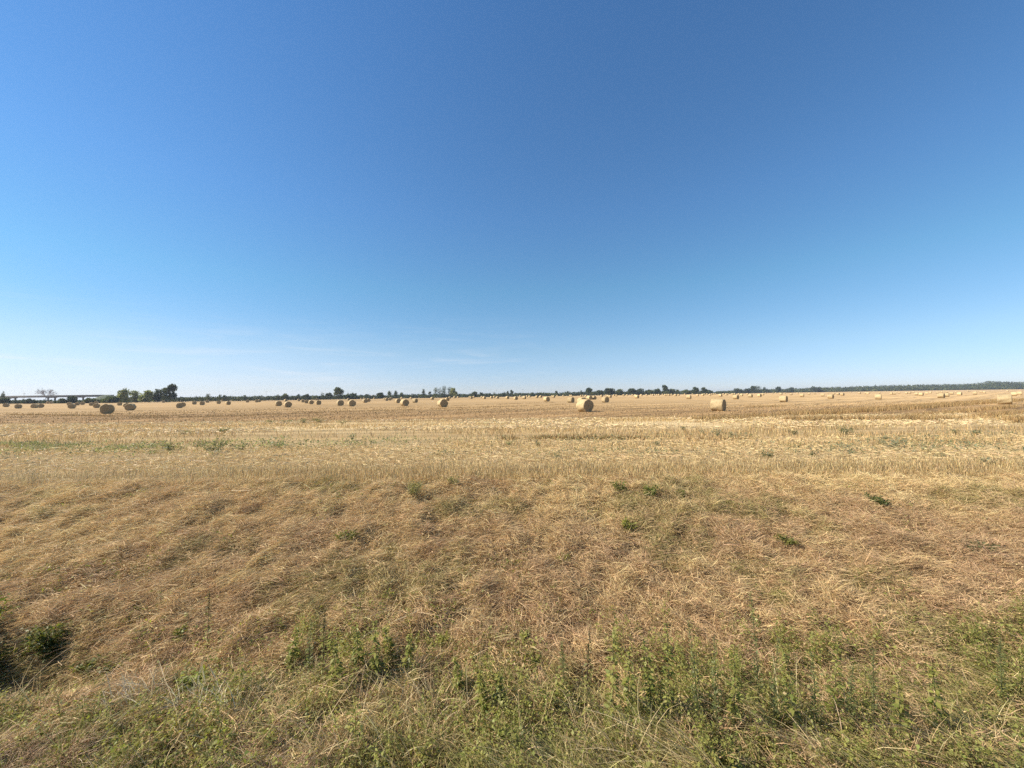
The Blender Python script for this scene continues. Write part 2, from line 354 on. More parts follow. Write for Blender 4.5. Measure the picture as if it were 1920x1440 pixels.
# ------------------------------------------------------------------ the ground sheet
def field_sheet():
    ys = np.concatenate([np.linspace(-30, 2.5, 14), np.arange(2.6, 9.2, .075), np.geomspace(9.3, 120, 90), np.geomspace(125, 6000, 70)])
    xs0 = np.concatenate([np.arange(0, 12.5, .11), np.geomspace(12.7, 6000, 90)])
    xs = np.concatenate([-xs0[:0:-1], xs0])
    X, Y = np.meshgrid(xs, ys); Z = ground_z(X, Y)
    v = np.stack([X, Y, Z], -1).reshape(-1, 3); nx = len(xs); ny = len(ys)
    i = np.arange((ny - 1) * nx).reshape(ny - 1, nx)[:, :-1].ravel()
    f = np.stack([i, i + 1, i + nx + 1, i + nx], 1)
    mb = MB(); mb.add(v, f, (.3, .2, .1))
    return tag(mb.build('field', ground_mat(), smooth=True), 'wide harvested grain field sloping down into a grassy ditch', 'field', kind='structure')
field_sheet()

def lerp(a, b, t): return np.asarray(a) * (1 - t)[:, None] + np.asarray(b) * t[:, None]
def jitter(c, s=.14):
    n = len(c); return np.clip(c * (1 + R.normal(0, s, (n, 1))) * (1 + R.normal(0, .04, (n, 3))), .008, .85)
def wedge(y0, y1, n, k=1.42, pad=1.0):
    """points spread evenly over the visible wedge of ground between two depths"""
    y = np.sqrt(R.uniform(y0 * y0, y1 * y1, n)); x = R.uniform(-1, 1, n) * (k * y + pad)
    return x, y
def pts(x, y, dz=0.): return np.stack([x, y, ground_z(x, y) + dz], 1)
def hdir(a, el):
    return np.stack([np.cos(a) * np.cos(el), np.sin(a) * np.cos(el), np.sin(el)], 1)

PALE = np.array((.75, .575, .295)); TAN = np.array((.62, .455, .23)); RUST = np.array((.51, .35, .195)); OLIVE = np.array((.30, .265, .095)); GREYS = np.array((.37, .315, .21))
GREEN = np.array((.19, .205, .05)); LIME = np.array((.33, .325, .095)); DKGREEN = np.array((.07, .095, .028))

# ------------------------------------------------------------------ dead grass matted on the bank
def bank_grass():
    mb = MB()
    nt = 42000
    x, y = wedge(3.1, 9.0, nt, 1.42, .6)
    nc = 2300; cx, cy = wedge(3.1, 9.0, nc, 1.42, .6); cr = R.uniform(.07, .2, nc)          # tufts gathered into tussocks
    pick = R.integers(0, nc, nt); own = R.random(nt) < .84
    cs = sstep(-.55, .75, cx / cy); ca = math.radians(36) * (1 - cs) + math.radians(125) * cs + R.normal(0, .5, nc)
    lo = R.normal(0, 1.35, nt) * cr[pick]; la = R.normal(0, .62, nt) * cr[pick]
    x = np.where(own, cx[pick] + lo * np.cos(ca[pick]) - la * np.sin(ca[pick]), x); y = np.where(own, cy[pick] + lo * np.sin(ca[pick]) + la * np.cos(ca[pick]), y)
    rise = np.where(own, .155 * (cr[pick] / .14) * np.exp(-(lo / 1.9) ** 2 / cr[pick] ** 2 - (la / .8) ** 2 / cr[pick] ** 2), 0)
    turn = np.where(own, R.normal(0, .5, nc)[pick], 0); tone = np.where(own, R.normal(0, .2, nc)[pick], 0)
    keep = (y < edge_y(x) - .02 + .3 * sstep(-.2, -.8, x / y)) & (y > 2.9)
    x, y, rise, turn, tone = x[keep], y[keep], rise[keep], turn[keep], tone[keep]
    n1 = fbm(x * .55, y * .8, 0); n2 = fbm(x * 1.7, y * 2.2, 3)
    green = sstep(4.7, 3.7, y - .5 * (n1 - .5) * 3) * .85        # fewer dead tufts at the foot
    keep = R.random(len(x)) > green * .75
    x, y, n1, n2, rise, turn, tone = x[keep], y[keep], n1[keep], n2[keep], rise[keep], turn[keep], tone[keep]
    k = 24
    t = len(x)
    # combed to the upper right at the left of the bank, to the upper left at its right
    u = x / y
    side = sstep(-.55, .75, u + .35 * (n1 - .5))
    a0 = math.radians(36) * (1 - side) + math.radians(132) * side + (n2 - .5) * 2.0 + turn + R.normal(0, .3, t)
    flip = R.random(t) < np.clip(.25 + .25 * side, 0, 1)
    a0 = np.where(flip, a0 + math.pi, a0)
    upper = sstep(5.2, 8.2, y)
    mix = np.clip((n1 - .5) * .9 + .5 - .34 * sstep(.15, .95, u) * sstep(8.2, 7.0, y) + .3 * (upper - .5) + tone + R.normal(0, .14, t), 0, 1)
    col = np.where((mix < .5)[:, None], lerp(RUST, TAN, np.clip(mix * 2, 0, 1)), lerp(TAN, PALE, np.clip(mix * 2 - 1, 0, 1)))
    og = (fbm(x * .8 + 40, y * 1.1, 6) > .6) & (R.random(t) < .45)
    col = np.where(og[:, None], lerp(OLIVE, TAN, R.random(t) * .4), col)
    lift = R.gamma(2., .05, t)
    X = np.repeat(x, k) + R.normal(0, .07, t * k); Y = np.repeat(y, k) + R.normal(0, .06, t * k)
    a = np.repeat(a0, k) + R.normal(0, 1, t * k) * np.repeat(.55 + .5 * sstep(.25, .6, side), k)
    n = len(X)
    el = np.clip(np.abs(R.normal(.16, .24, n)) + np.repeat(lift, k) * 1.3 + np.repeat(.28 * sstep(.3, .7, side), k), -.05, 1.25)
    L = R.uniform(.06, .22, n) * np.repeat(R.uniform(.75, 1.25, t), k)
    w = R.uniform(.003, .0062, n)
    bend = np.stack([R.normal(0, .22, n), R.normal(0, .22, n), -R.uniform(.05, .5, n) * (el > .1)], 1)
    base = pts(X, Y, 0) + np.stack([0 * X, 0 * X, R.uniform(0, .05, n) + np.repeat(rise, k) * R.uniform(.3, 1, n)], 1)
    c = jitter(np.repeat(col, k, 0), .2)
    blades(mb, base, hdir(a, el), L, w, bend, c, 2)
    # one pale combed swath running diagonally down the bank, left of the middle
    A_, B_ = on_ground(405, 1120, 2, 12), on_ground(525, 1032, 2, 12); m = 2600; t = R.random(m)
    dx, dy = B_[0] - A_[0], B_[1] - A_[1]; dl = math.hypot(dx, dy); o = R.normal(0, .12, m)
    x = A_[0] + dx * t - dy / dl * o; y = A_[1] + dy * t + dx / dl * o
    blades(mb, pts(x, y, .09) + np.stack([0 * x, 0 * x, .05 * np.exp(-(o / .13) ** 2) + R.uniform(-.05, .02, m)], 1), hdir(math.atan2(dy, dx) + R.normal(0, .38, m), R.normal(.14, .14, m)), R.uniform(.08, .24, m), R.uniform(.004, .007, m), np.stack([R.normal(0, .1, m), R.normal(0, .1, m), -R.uniform(.1, .35, m)], 1), jitter(np.tile((.68, .53, .275), (m, 1)), .18), 2)
    # broken scraps of leaf and stem caught in the mat
    m = 60000
    x, y = wedge(3.4, 8.6, m, 1.42, .6); k2 = y < edge_y(x) + .2; x, y = x[k2], y[k2]; m = len(x)
    L = R.uniform(.012, .045, m)
    leaves(mb, pts(x, y) + np.stack([0 * x, 0 * x, R.uniform(.02, .15, m)], 1), rand_unit(m), rand_unit(m), L, L * R.uniform(.15, .5, m), jitter(lerp(RUST * .9, PALE, R.random(m)), .2))
    # pale bleached straws lying on top
    m = 1800
    x, y = wedge(4.2, 8.9, m); base = pts(x, y, .06) + np.stack([0 * x, 0 * x, R.uniform(0, .06, m)], 1)
    side = sstep(-.5, .6, x / y)
    a = math.radians(40) * (1 - side) + math.radians(135) * side + R.normal(0, .8, m)
    blades(mb, base, hdir(a, R.normal(.12, .18, m)), R.uniform(.15, .36, m), R.uniform(.0035, .0055, m), np.stack([R.normal(0, .1, m), R.normal(0, .1, m), -R.uniform(0, .25, m)], 1), jitter(np.tile((.62, .50, .30), (m, 1)), .12), 2, prof=(1, .9, .5))
    return tag(mb.build('dead_grass', M_GRASS), 'matted straw coloured dead grass covering the bank below the field', 'grass', kind='stuff')
bank_grass()

# ------------------------------------------------------------------ the stubble
ROW = math.radians(37)
def stubble():
    mb = MB()
    def put(x, y, h, w, col, lean=.12, seg=1, headx=None):
        n = len(x)
        d = unit(np.stack([R.normal(0, lean, n), R.normal(0, lean, n), np.ones(n)], 1))
        wv = unit(np.stack([R.normal(1, .5, n), R.normal(0, .6, n), 0 * x], 1))
        blades(mb, pts(x, y, -.01), d, h, w, np.stack([R.normal(0, .12, n), R.normal(0, .12, n), -.05 * np.ones(n)], 1), col, seg, prof=np.linspace(1, .75, seg + 1), wv=wv)
    # near rows, run across the picture; bunched plants
    n = 46000
    x, y = wedge(8.15, 14.5, n, 1.4, 1)
    e = edge_y(x)
    row = np.round((y - e) / .145) * .145 + e
    yy = row + R.normal(0, .022, n); keep = (yy > e - .02)
    g = fbm(x * .5, y * .35, 2)
    keep &= R.random(n) < sstep(.24, .44, g + .42 * sstep(11.3, 9.2, y))
    left = sstep(-.45, -1.2, x / y)                              # at the far left the edge is grassier and lower
    keep &= R.random(n) > left * .55
    x, y, g = x[keep], yy[keep], g[keep]; n = len(x)
    h = R.uniform(.17, .29, n) * (1 - .5 * sstep(9.3, 11.5, y)) * (.75 + .5 * fbm(x * .9, y * .9, 6))
    t = np.clip(R.normal(.55, .25, n), 0, 1)
    col = jitter(lerp((.48, .335, .135), (.75, .58, .305), t), .12)
    put(x, y, h, R.uniform(.006, .0095, n), col, .2, 2)
    n = 34000
    x, y = wedge(8.1, 9.4, n, 1.4, 1); e = edge_y(x) + .3 * (fbm(x * 1.1, x * 0 + 2, 5) - .5); row = np.round((y - e) / .145) * .145 + e
    yy = row + R.normal(0, .012, n); g = fbm(x * .5, y * .35, 2)
    keep = (yy > e - .02) & (R.random(n) > sstep(-.25, -.9, x / y) * .85) & (R.random(n) < sstep(.25, .45, fbm(x * .7, y * .7, 1)) * .8 + .2)
    x, y = x[keep], yy[keep]; n = len(x)
    put(x, y, R.uniform(.17, .28, n) * (.75 + .5 * fbm(x * .9, y * .9, 6)), R.uniform(.006, .009, n), jitter(lerp((.46, .31, .12), (.75, .58, .305), R.random(n)), .1), .07, 2)
    # middle distance
    n = 52000
    x, y = wedge(13, 30, n, 1.4, 1)
    yy = np.round(y / .3) * .3 + R.normal(0, .05, n); g = fbm(x * .12, y * .55, 4)
    keep = R.random(n) < sstep(.36, .56, g) * .9 + .12
    x, y = x[keep], yy[keep]; n = len(x)
    put(x, y, R.uniform(.12, .26, n), R.uniform(.012, .024, n), jitter(lerp((.48, .33, .14), (.68, .50, .24), R.random(n)), .14), .2)
    # far stubble in rows running away to the right
    n = 60000
    x, y = wedge(29, 90, n, 1.4, 2)
    c, s = math.cos(ROW), math.sin(ROW)
    p = x * c + y * s; q = -x * s + y * c
    q = np.round(q / .5) * .5 + R.normal(0, .07, n)
    x = p * c - q * s; y = p * s + q * c
    keep = (y > 28.5) & (R.random(n) < (.3 + .7 * sstep(.35, .6, fbm(q * .4, p * .015, 5))) * sstep(85, 35, y))
    x, y = x[keep], y[keep]; n = len(x)
    put(x, y, R.uniform(.05, .12, n), R.uniform(.03, .07, n) * (1 + y / 80), jitter(lerp((.36, .24, .11), (.47, .325, .155), R.random(n)) * (1 + .28 * sstep(-20, 60, x))[:, None], .08), .25)  # stalk colour brightened to the right, painting in their sunlit sides
    return tag(mb.build('stubble', M_STRAW), 'cut golden grain stubble standing in rows across the field', 'stubble', kind='stuff')
stubble()

def loose_straw():
    mb = MB()
    def lay(x, y, L, w, col, el=.1):
        n = len(x); a = R.uniform(0, 2 * math.pi, n)
        blades(mb, pts(x, y, .0) + np.stack([0 * x, 0 * x, R.uniform(.01, .16, n)], 1), hdir(a, R.normal(el, .2, n)), L, w, np.stack([0 * x, 0 * x, -R.uniform(0, .3, n)], 1), col, 1, prof=(1, .8))
    # lying over the stubble near the edge and along the field edge
    n = 16000; x, y = wedge(7.7, 12.5, n); k = (y > edge_y(x) + .3) | ((y > edge_y(x) - .5) & (y < edge_y(x) - .08) & (R.random(n) < .5)); x, y = x[k], y[k]; n = len(x)
    lay(x, y, R.uniform(.12, .4, n), R.uniform(.005, .009, n), jitter(np.tile((.58, .455, .25), (n, 1)), .15))
    n = 32000; x, y = wedge(9.6, 15.5, n); k = R.random(n) < sstep(.3, .5, fbm(x * .25, y * .8, 1)); x, y = x[k], y[k]; n = len(x)
    lay(x, y, R.uniform(.07, .22, n), R.uniform(.009, .016, n), jitter(np.tile((.66, .50, .255), (n, 1)), .15))
    n = 80000; x, y = wedge(18.5, 29.5, n); g = fbm(x * .1, y * .5, 3); k = R.random(n) < sstep(.30, .5, g) * sstep(19, 22.5, y); x, y = x[k], y[k]; n = len(x)
    lay(x, y, R.uniform(.12, .3, n), R.uniform(.02, .04, n), jitter(np.tile((.68, .535, .30), (n, 1)), .13))
    return tag(mb.build('loose_straw', M_STRAW), 'pale chopped straw lying loose over the stubble', 'straw', kind='stuff')
loose_straw()

def ridge(mb, poly, dens, h, w, colA, colB, spread):
    P = [at_pixel for at_pixel in (on_ground(px, py, 8, 200) for px, py in poly)]
    for (a, b) in zip(P[:-1], P[1:]):
        d = math.hypot(b[0] - a[0], b[1] - a[1]); n = int(d * dens)
        t = R.random(n); nx, ny = -(b[1] - a[1]) / d, (b[0] - a[0]) / d
        o = R.normal(0, spread, n)
        x = a[0] + (b[0] - a[0]) * t + nx * o; y = a[1] + (b[1] - a[1]) * t + ny * o
        g = fbm(x * .5, y * .5, 6); k = R.random(n) < sstep(.3, .5, g); x, y = x[k], y[k]; n = len(x)
        dd = unit(np.stack([R.normal(0, .18, n), R.normal(0, .18, n), np.ones(n)], 1))
        blades(mb, pts(x, y, -.02), dd, h * R.uniform(.55, 1.15, n), w * R.uniform(.7, 1.4, n), np.stack([R.normal(0, .15, n), R.normal(0, .15, n), -.1 * np.ones(n)], 1), jitter(lerp(colA, colB, R.random(n)), .15), 2)
def standing_stalks():
    mb = MB(); A, B = (.29, .185, .075), (.45, .31, .135)
    for poly, dens, h, sp in [
        ([(1296, 789), (1345, 789), (1420, 785), (1520, 778), (1640, 771), (1760, 763), (1925, 751)], 170, .5, .45),
        ([(1440, 776), (1600, 768), (1760, 757), (1900, 748)], 60, .33, .3),
        ([(1470, 791), (1560, 790), (1680, 790), (1760, 791)], 200, .5, .35),
        ([(1690, 787), (1780, 776), (1900, 763)], 90, .4, .3),
        ([(1770, 790), (1850, 783), (1925, 776)], 170, .45, .3),
        ([(1880, 793), (1925, 789)], 200, .45, .3),
        ([(480, 778), (640, 773), (790, 768), (960, 762), (1060, 759)], 55, .25, .25),
        ([(700, 766), (860, 761), (1040, 755)], 40, .25, .25),
        ([(250, 784), (420, 781), (560, 777)], 50, .25, .25),
        ([(20, 778), (200, 781), (330, 780)], 40, .25, .3),
        ([(1400, 764), (1480, 762)], 60, .35, .2),
        ([(940, 824), (1000, 823), (1100, 823), (1280, 825)], 200, .24, .12),
        ([(1290, 826), (1420, 822)], 160, .2, .15),
        ([(0, 807), (60, 806), (200, 812), (420, 812)], 90, .2, .4),
    ]:
        ridge(mb, poly, dens, h, .028, A, B, sp)
    return tag(mb.build('standing_stalks', M_STRAW), 'taller brown stalks left standing in lines between the cut rows', 'stalks', kind='stuff')
standing_stalks()
# ------------------------------------------------------------------ green growth in the ditch
def ditch_mask(x, y):
    """how green the ground is, 0..1"""
    g = fbm(x * .75 + 11, y * 1.0, 1)
    u = x / y
    top = 4.15 + .2 * sstep(-.3, -.7, u) + .35 * sstep(.1, .7, u) - .15 * sstep(-.6, -.1, u) * sstep(.15, -.1, u) + .25 * sstep(-.2, .0, u + .25) * sstep(.1, -.1, u)
    return sstep(top + .45, top - .25, y + (g - .5) * 1.5) * (.35 + .65 * sstep(.36, .55, g))
def ditch_greens():
    mb = MB()
    # low leafy herbs
    n = 5200
    x, y = wedge(2.7, 5.3, n, 1.42, .5)
    k = R.random(n) < ditch_mask(x, y) * (1 - .25 * sstep(.05, .4, x / y)) + .012
    x, y = x[k], y[k]; n = len(x)
    hue = fbm(x * 1.1, y * 1.1 + 20, 3)
    H = R.uniform(.05, .24, n) * (.7 + .9 * hue)
    m = 22
    X = np.repeat(x, m); Y = np.repeat(y, m); hh = np.repeat(H, m)
    r = R.uniform(.01, .10, n * m); a = R.uniform(0, 2 * math.pi, n * m)
    tz = R.random(n * m)
    base = pts(X + np.cos(a) * r * .7, Y + np.sin(a) * r * .7) + np.stack([0 * X, 0 * X, hh * tz], 1)
    d = hdir(a + R.normal(0, .4, n * m), R.normal(.25, .45, n * m))
    nr = unit(np.array([0, 0, 1.]) + R.normal(0, .45, (n * m, 3)))
    t = np.clip(np.repeat(hue + R.normal(0, .18, n), m) + R.normal(0, .12, n * m), 0, 1)
    col = jitter(lerp(GREEN * .9, LIME, t), .2)
    dry = R.random(n * m) < .10
    col[dry] = jitter(np.tile((.33, .27, .11), (int(dry.sum()), 1)), .2)
    L = R.uniform(.017, .042, n * m)
    leaves(mb, base, d, nr, L, L * R.uniform(.45, .75, n * m), col)
    # crowds of upright thin stemmed herbs, of two or three sizes
    n = 4600
    x, y = wedge(2.9, 5.3, n, 1.42, .4); u = x / y
    px = 960 + F * u
    g = fbm(x * .9 + 31, y * 1.1, 2)
    dens = np.maximum(sstep(1080, 1240, px) * sstep(4.95, 4.2, y - .25 * sstep(1700, 1920, px)), .55 * np.exp(-((px - 660) / 110) ** 2) * sstep(4.9, 4.5, y) * sstep(3.7, 4.0, y))
    dens = np.maximum(dens, .45 * np.exp(-((px - 900) / 90) ** 2) * sstep(4.3, 3.9, y)); dens = np.maximum(dens, .18 * sstep(4.1, 3.7, y))
    k = R.random(n) < dens * sstep(.26, .48, g) * 1.1
    x, y, g = x[k], y[k], g[k]; n = len(x); sz = R.uniform(.6, 1.35, n)
    H = R.uniform(.16, .40, n) * sz; lean = np.stack([R.normal(-.08, .16, n), R.normal(0, .13, n), np.ones(n)], 1); lean = unit(lean)
    blades(mb, pts(x, y), lean, H, .004 * sz + .001, np.zeros((n, 3)), jitter(lerp((.16, .16, .055), (.27, .20, .09), R.random(n)), .15), 2)
    m = 34; X = np.repeat(x, m); Y = np.repeat(y, m); t = R.uniform(.15, 1.0, n * m) ** .85; hh = np.repeat(H, m); ss = np.repeat(sz, m)
    a = R.uniform(0, 6.28, n * m); r = R.uniform(0, .045, n * m) * (1.25 - t) * ss
    base = pts(X, Y) + np.repeat(lean, m, 0) * (hh * t)[:, None] + np.stack([np.cos(a) * r, np.sin(a) * r, 0 * r], 1)
    tt = np.clip(np.repeat(g + R.normal(0, .2, n), m) * .8 + t * .35 + R.normal(0, .12, n * m), 0, 1)
    L = R.uniform(.018, .041, n * m) * ss * (1.3 - .7 * t)
    col = jitter(lerp(GREEN * .95, LIME * 1.08, tt), .16); dry = R.random(n * m) < .08; col[dry] = (.40, .31, .13)
    leaves(mb, base, hdir(a, R.normal(.15, .45, n * m)), unit(np.array([0, 0, 1.]) + R.normal(0, .4, (n * m, 3))), L, L * np.repeat(R.uniform(.28, .62, n), m), col)
    return tag(mb.build('ditch_weeds', M_LEAF), 'low green leafy weeds filling the ditch', 'weeds', kind='stuff')
ditch_greens()

def ditch_grass():
    mb = MB()
    # mixed living and dying blades at the foot of the bank
    n = 46000
    x, y = wedge(2.6, 4.9, n, 1.42, .5)
    k = R.random(n) < np.clip(ditch_mask(x, y) * .9 + sstep(3.6, 3.0, y) * .5, 0, 1)
    x, y = x[k], y[k]; n = len(x)
    u = x / y; g = fbm(x * 1.3, y * 1.3, 2); rt = sstep(.1, .9, u)
    a = R.uniform(0, 2 * math.pi, n); el = np.clip(R.normal(1.0, .35, n), .1, 1.5)
    d = hdir(a, el); d = unit(d + np.stack([-.55 * rt, .1 * rt, 0 * rt], 1))
    t = np.clip(g + R.normal(0, .22, n), 0, 1)
    col = lerp((.16, .175, .05), (.33, .32, .10), t)
    dry = R.random(n) < .42
    col[dry] = lerp((.44, .32, .15), (.64, .50, .27), R.random(int(dry.sum())))
    blades(mb, pts(x, y), d, R.uniform(.10, .34, n) * (.7 + .6 * g), R.uniform(.0035, .007, n), np.stack([R.normal(-.15, .22, n), R.normal(0, .2, n), -R.uniform(.1, .5, n)], 1), jitter(col, .16), 3)
    return tag(mb.build('ditch_grass', M_GRASS), 'tangled half dry green grass along the bottom of the ditch', 'grass', kind='stuff')
ditch_grass()

def long_grass():
    """the long pale grass that leans to the left on the near side of the ditch"""
    mb = MB()
    def tuft(px, py, cnt, L, lean, col, sprd, w=(.0028, .005)):
        x0, y0, z0 = on_ground(px, py, 1.2, 12)
        x = x0 + R.normal(0, sprd, cnt); y = y0 + R.normal(0, sprd * .6, cnt)
        d = unit(np.stack([R.normal(lean[0], .28, cnt), R.normal(lean[1], .25, cnt), np.ones(cnt)], 1))
        n = cnt
        c = jitter(lerp(col[0], col[1], R.random(n)), .12)
        blades(mb, pts(x, y), d, L * R.uniform(.55, 1.15, n), R.uniform(w[0], w[1], n), np.stack([R.normal(lean[0] * .5, .25, n), R.normal(0, .2, n), -R.uniform(.1, .5, n)], 1), c, 4)
    dry = ((.52, .40, .2), (.72, .58, .34)); gy = ((.34, .33, .10), (.60, .52, .22)); grey = ((.58, .50, .33), (.76, .68, .48)); pink = ((.50, .36, .22), (.66, .5, .34))
    for _ in range(46):        # bottom centre
        tuft(R.uniform(860, 1330), R.uniform(1425, 1540), 60, .36, (-.55, .1), gy if R.random() < .6 else dry, .10)
    for _ in range(46):        # bottom right
        tuft(R.uniform(1300, 1960), R.uniform(1370, 1530), 34, .40, (-.75, .15), gy if R.random() < .7 else dry, .12)
    for _ in range(30):
        tuft(R.uniform(1640, 1980), R.uniform(1240, 1420), 28, .38, (-.8, .15), gy, .12)
    for _ in range(9):        # the bleached fan at the left of the ditch
        tuft(R.uniform(225, 440), R.uniform(1300, 1350), 26, .40, (-.22, .05), grey, .09, (.005, .009))
    for _ in range(30):        # bottom left, mown pinkish thatch
        tuft(R.uniform(-30, 200), R.uniform(1400, 1500), 90, .26, (.35, .1), pink, .14)
    for _ in range(24):
        tuft(R.uniform(380, 600), R.uniform(1400, 1500), 90, .24, (.1, .1), pink, .14)
    for _ in range(64):        # dry stems sticking out of the weeds
        tuft(R.uniform(480, 860) if R.random() < .6 else R.uniform(1000, 1900), R.uniform(1300, 1480), 20, .46, (R.choice([-.45, .1]), .05), dry if R.random() < .6 else gy, .09)
    for px, py, L, lean in [(1235, 1440, .9, -.42), (1212, 1425, .75, -.22), (1190, 1430, .7, -.1), (1320, 1450, .8, -.6), (1180, 1440, .6, .05), (812, 1385, .62, -.28), (1780, 1420, .8, -.75), (1560, 1440, .7, -.5), (880, 1380, .6, -.4)]:
        tuft(px, py, 16, L, (lean, .05), dry, .03, (.004, .006))
    # arching single stems
    for _ in range(70):
        px = R.uniform(0, 1900); tuft(px, R.uniform(1330, 1470), 3, R.uniform(.5, .75), (R.normal(-.3 if px > 900 else .1, .3), .1), dry, .05, (.004, .006))
    return tag(mb.build('long_grass', M_GRASS), 'long pale grass leaning over on the near edge of the ditch', 'grass', kind='stuff')
long_grass()

def field_greens():
    mb = MB()
    for (xa, ya, xb, yb, n) in [(-40, 833, 110, 842, 3600), (110, 838, 245, 846, 1900), (-30, 850, 60, 842, 700), (240, 843, 330, 848, 900)]:
        a = on_ground(xa, ya, 6, 60); b = on_ground(xb, yb, 6, 60)
        t = R.random(n); x = a[0] + (b[0] - a[0]) * t + R.normal(0, .3, n); y = a[1] + (b[1] - a[1]) * t + R.normal(0, .45, n)
        g = fbm(x * .8, y * .8, 2); k = R.random(n) < sstep(.42, .6, g); x, y = x[k], y[k]; m = len(x)
        d = unit(np.stack([R.normal(0, .4, m), R.normal(0, .4, m), np.ones(m)], 1))
        blades(mb, pts(x, y), d, R.uniform(.12, .3, m), R.uniform(.012, .022, m), np.stack([R.normal(0, .3, m), R.normal(0, .3, m), -.3 * np.ones(m)], 1), jitter(lerp((.17, .18, .10), (.28, .275, .16), R.random(m)), .15), 2)
    # sparse grey green weed seedlings between the stubble rows
    n = 9000; x, y = wedge(11, 16.5, n); g = fbm(x * .35, y * .9, 5); k = R.random(n) < sstep(.5, .68, g); x, y = x[k], y[k]; m = len(x)
    a = R.uniform(0, 6.28, m)
    leaves(mb, pts(x, y, .1) + np.stack([0 * x, 0 * x, R.uniform(0, .16, m)], 1), hdir(a, R.normal(.4, .4, m)), unit(np.array([0, 0, 1.]) + R.normal(0, .4, (m, 3))), R.uniform(.06, .12, m), R.uniform(.02, .045, m), jitter(np.tile((.20, .215, .13), (m, 1)), .2))
    # broad grey green patch at the left of the stubble
    for (xa, ya, xb, yb, n, wd) in [(250, 846, 560, 838, 1700, .9), (480, 838, 760, 834, 700, .8), (1450, 846, 1880, 848, 420, .7)]:
        a_ = on_ground(xa, ya, 6, 60); b_ = on_ground(xb, yb, 6, 60); t = R.random(n)
        x = a_[0] + (b_[0] - a_[0]) * t + R.normal(0, .3, n); y = a_[1] + (b_[1] - a_[1]) * t + R.normal(0, wd, n)
        g = fbm(x * .7, y * .7, 4); k = R.random(n) < sstep(.36, .58, g); x, y = x[k], y[k]; m = len(x); a = R.uniform(0, 6.28, m)
        leaves(mb, pts(x, y, .08) + np.stack([0 * x, 0 * x, R.uniform(0, .2, m)], 1), hdir(a, R.normal(.5, .4, m)), unit(np.array([0, 0, 1.]) + R.normal(0, .4, (m, 3))), R.uniform(.07, .14, m), R.uniform(.02, .05, m), jitter(lerp((.17, .19, .105), (.28, .285, .18), R.random(m)), .15))
    # green seedlings sprinkled through the bank grass
    n = 3600; x, y = wedge(4.3, 8.3, n); g = fbm(x * 1.2 + 7, y * 1.4, 7); k = R.random(n) < sstep(.54, .66, g); x, y = x[k], y[k]; m = len(x) * 6
    X = np.repeat(x, 6) + R.normal(0, .04, m); Y = np.repeat(y, 6) + R.normal(0, .04, m); a = R.uniform(0, 6.28, m)
    leaves(mb, pts(X, Y, .04) + np.stack([0 * X, 0 * X, R.uniform(0, .1, m)], 1), hdir(a, R.normal(.3, .4, m)), unit(np.array([0, 0, 1.]) + R.normal(0, .4, (m, 3))), R.uniform(.03, .06, m), R.uniform(.015, .03, m), jitter(lerp(GREEN, LIME, R.random(m) * .6), .2))
    return tag(mb.build('field_weeds', M_LEAF), 'sparse green weeds and grass growing between the stubble', 'weeds', kind='stuff')
field_greens()

# ------------------------------------------------------------------ single plants
def stalk_plant(h, kind):
    """tall upright herb: one stem, pairs of leaves down its length"""
    st = MB(); fo = MB()
    sway = R.normal(0, .05, 2)
    t = np.linspace(0, 1, 6); P = np.stack([sway[0] * t ** 2 * h, sway[1] * t ** 2 * h, t * h], 1)
    sc = (.075, .085, .035) if kind != 'seed' else (.085, .055, .035)
    tube(st, P, np.linspace(.0045, .0015, 6), sc, 5)
    n = {'nettle': 90, 'fine': 170, 'seed': 70}[kind]
    tz = R.uniform(.12, 1, n) ** (.8); a = R.uniform(0, 6.28, n)
    r = {'nettle': .035, 'fine': .03, 'seed': .02}[kind]
    base = np.stack([np.interp(tz, t, P[:, 0]), np.interp(tz, t, P[:, 1]), tz * h], 1) + np.stack([np.cos(a), np.sin(a), 0 * a], 1) * (R.uniform(0, r, n) * (1.15 - tz))[:, None]
    L = {'nettle': .075, 'fine': .045, 'seed': .06}[kind] * (1.2 - .75 * tz) * R.uniform(.7, 1.2, n)
    d = hdir(a, R.normal(-.1 if kind != 'fine' else .45, .35, n))
    nr = unit(np.array([0, 0, 1.]) + R.normal(0, .35, (n, 3)))
    base_c = {'nettle': lerp(GREEN, LIME, np.clip(tz * .9 + R.normal(0, .15, n), 0, 1)), 'fine': lerp((.15, .17, .065), (.255, .265, .11), np.clip(tz + R.normal(0, .2, n), 0, 1)), 'seed': lerp((.28, .28, .09), (.14, .13, .055), sstep(.5, .9, tz))}[kind]
    leaves(fo, base, d, nr, L, L * (.5 if kind == 'nettle' else .32), jitter(base_c, .15))
    if kind == 'seed':       # dark dry seed spike at the top
        m = 46; tz = R.uniform(.72, 1.0, m); a = R.uniform(0, 6.28, m)
        b = np.stack([np.interp(tz, t, P[:, 0]), np.interp(tz, t, P[:, 1]), tz * h], 1)
        leaves(fo, b, hdir(a, R.normal(.9, .3, m)), rand_unit(m), R.uniform(.015, .03, m), .009 * np.ones(m), jitter(np.tile((.10, .085, .04), (m, 1)), .2))
    return st, fo
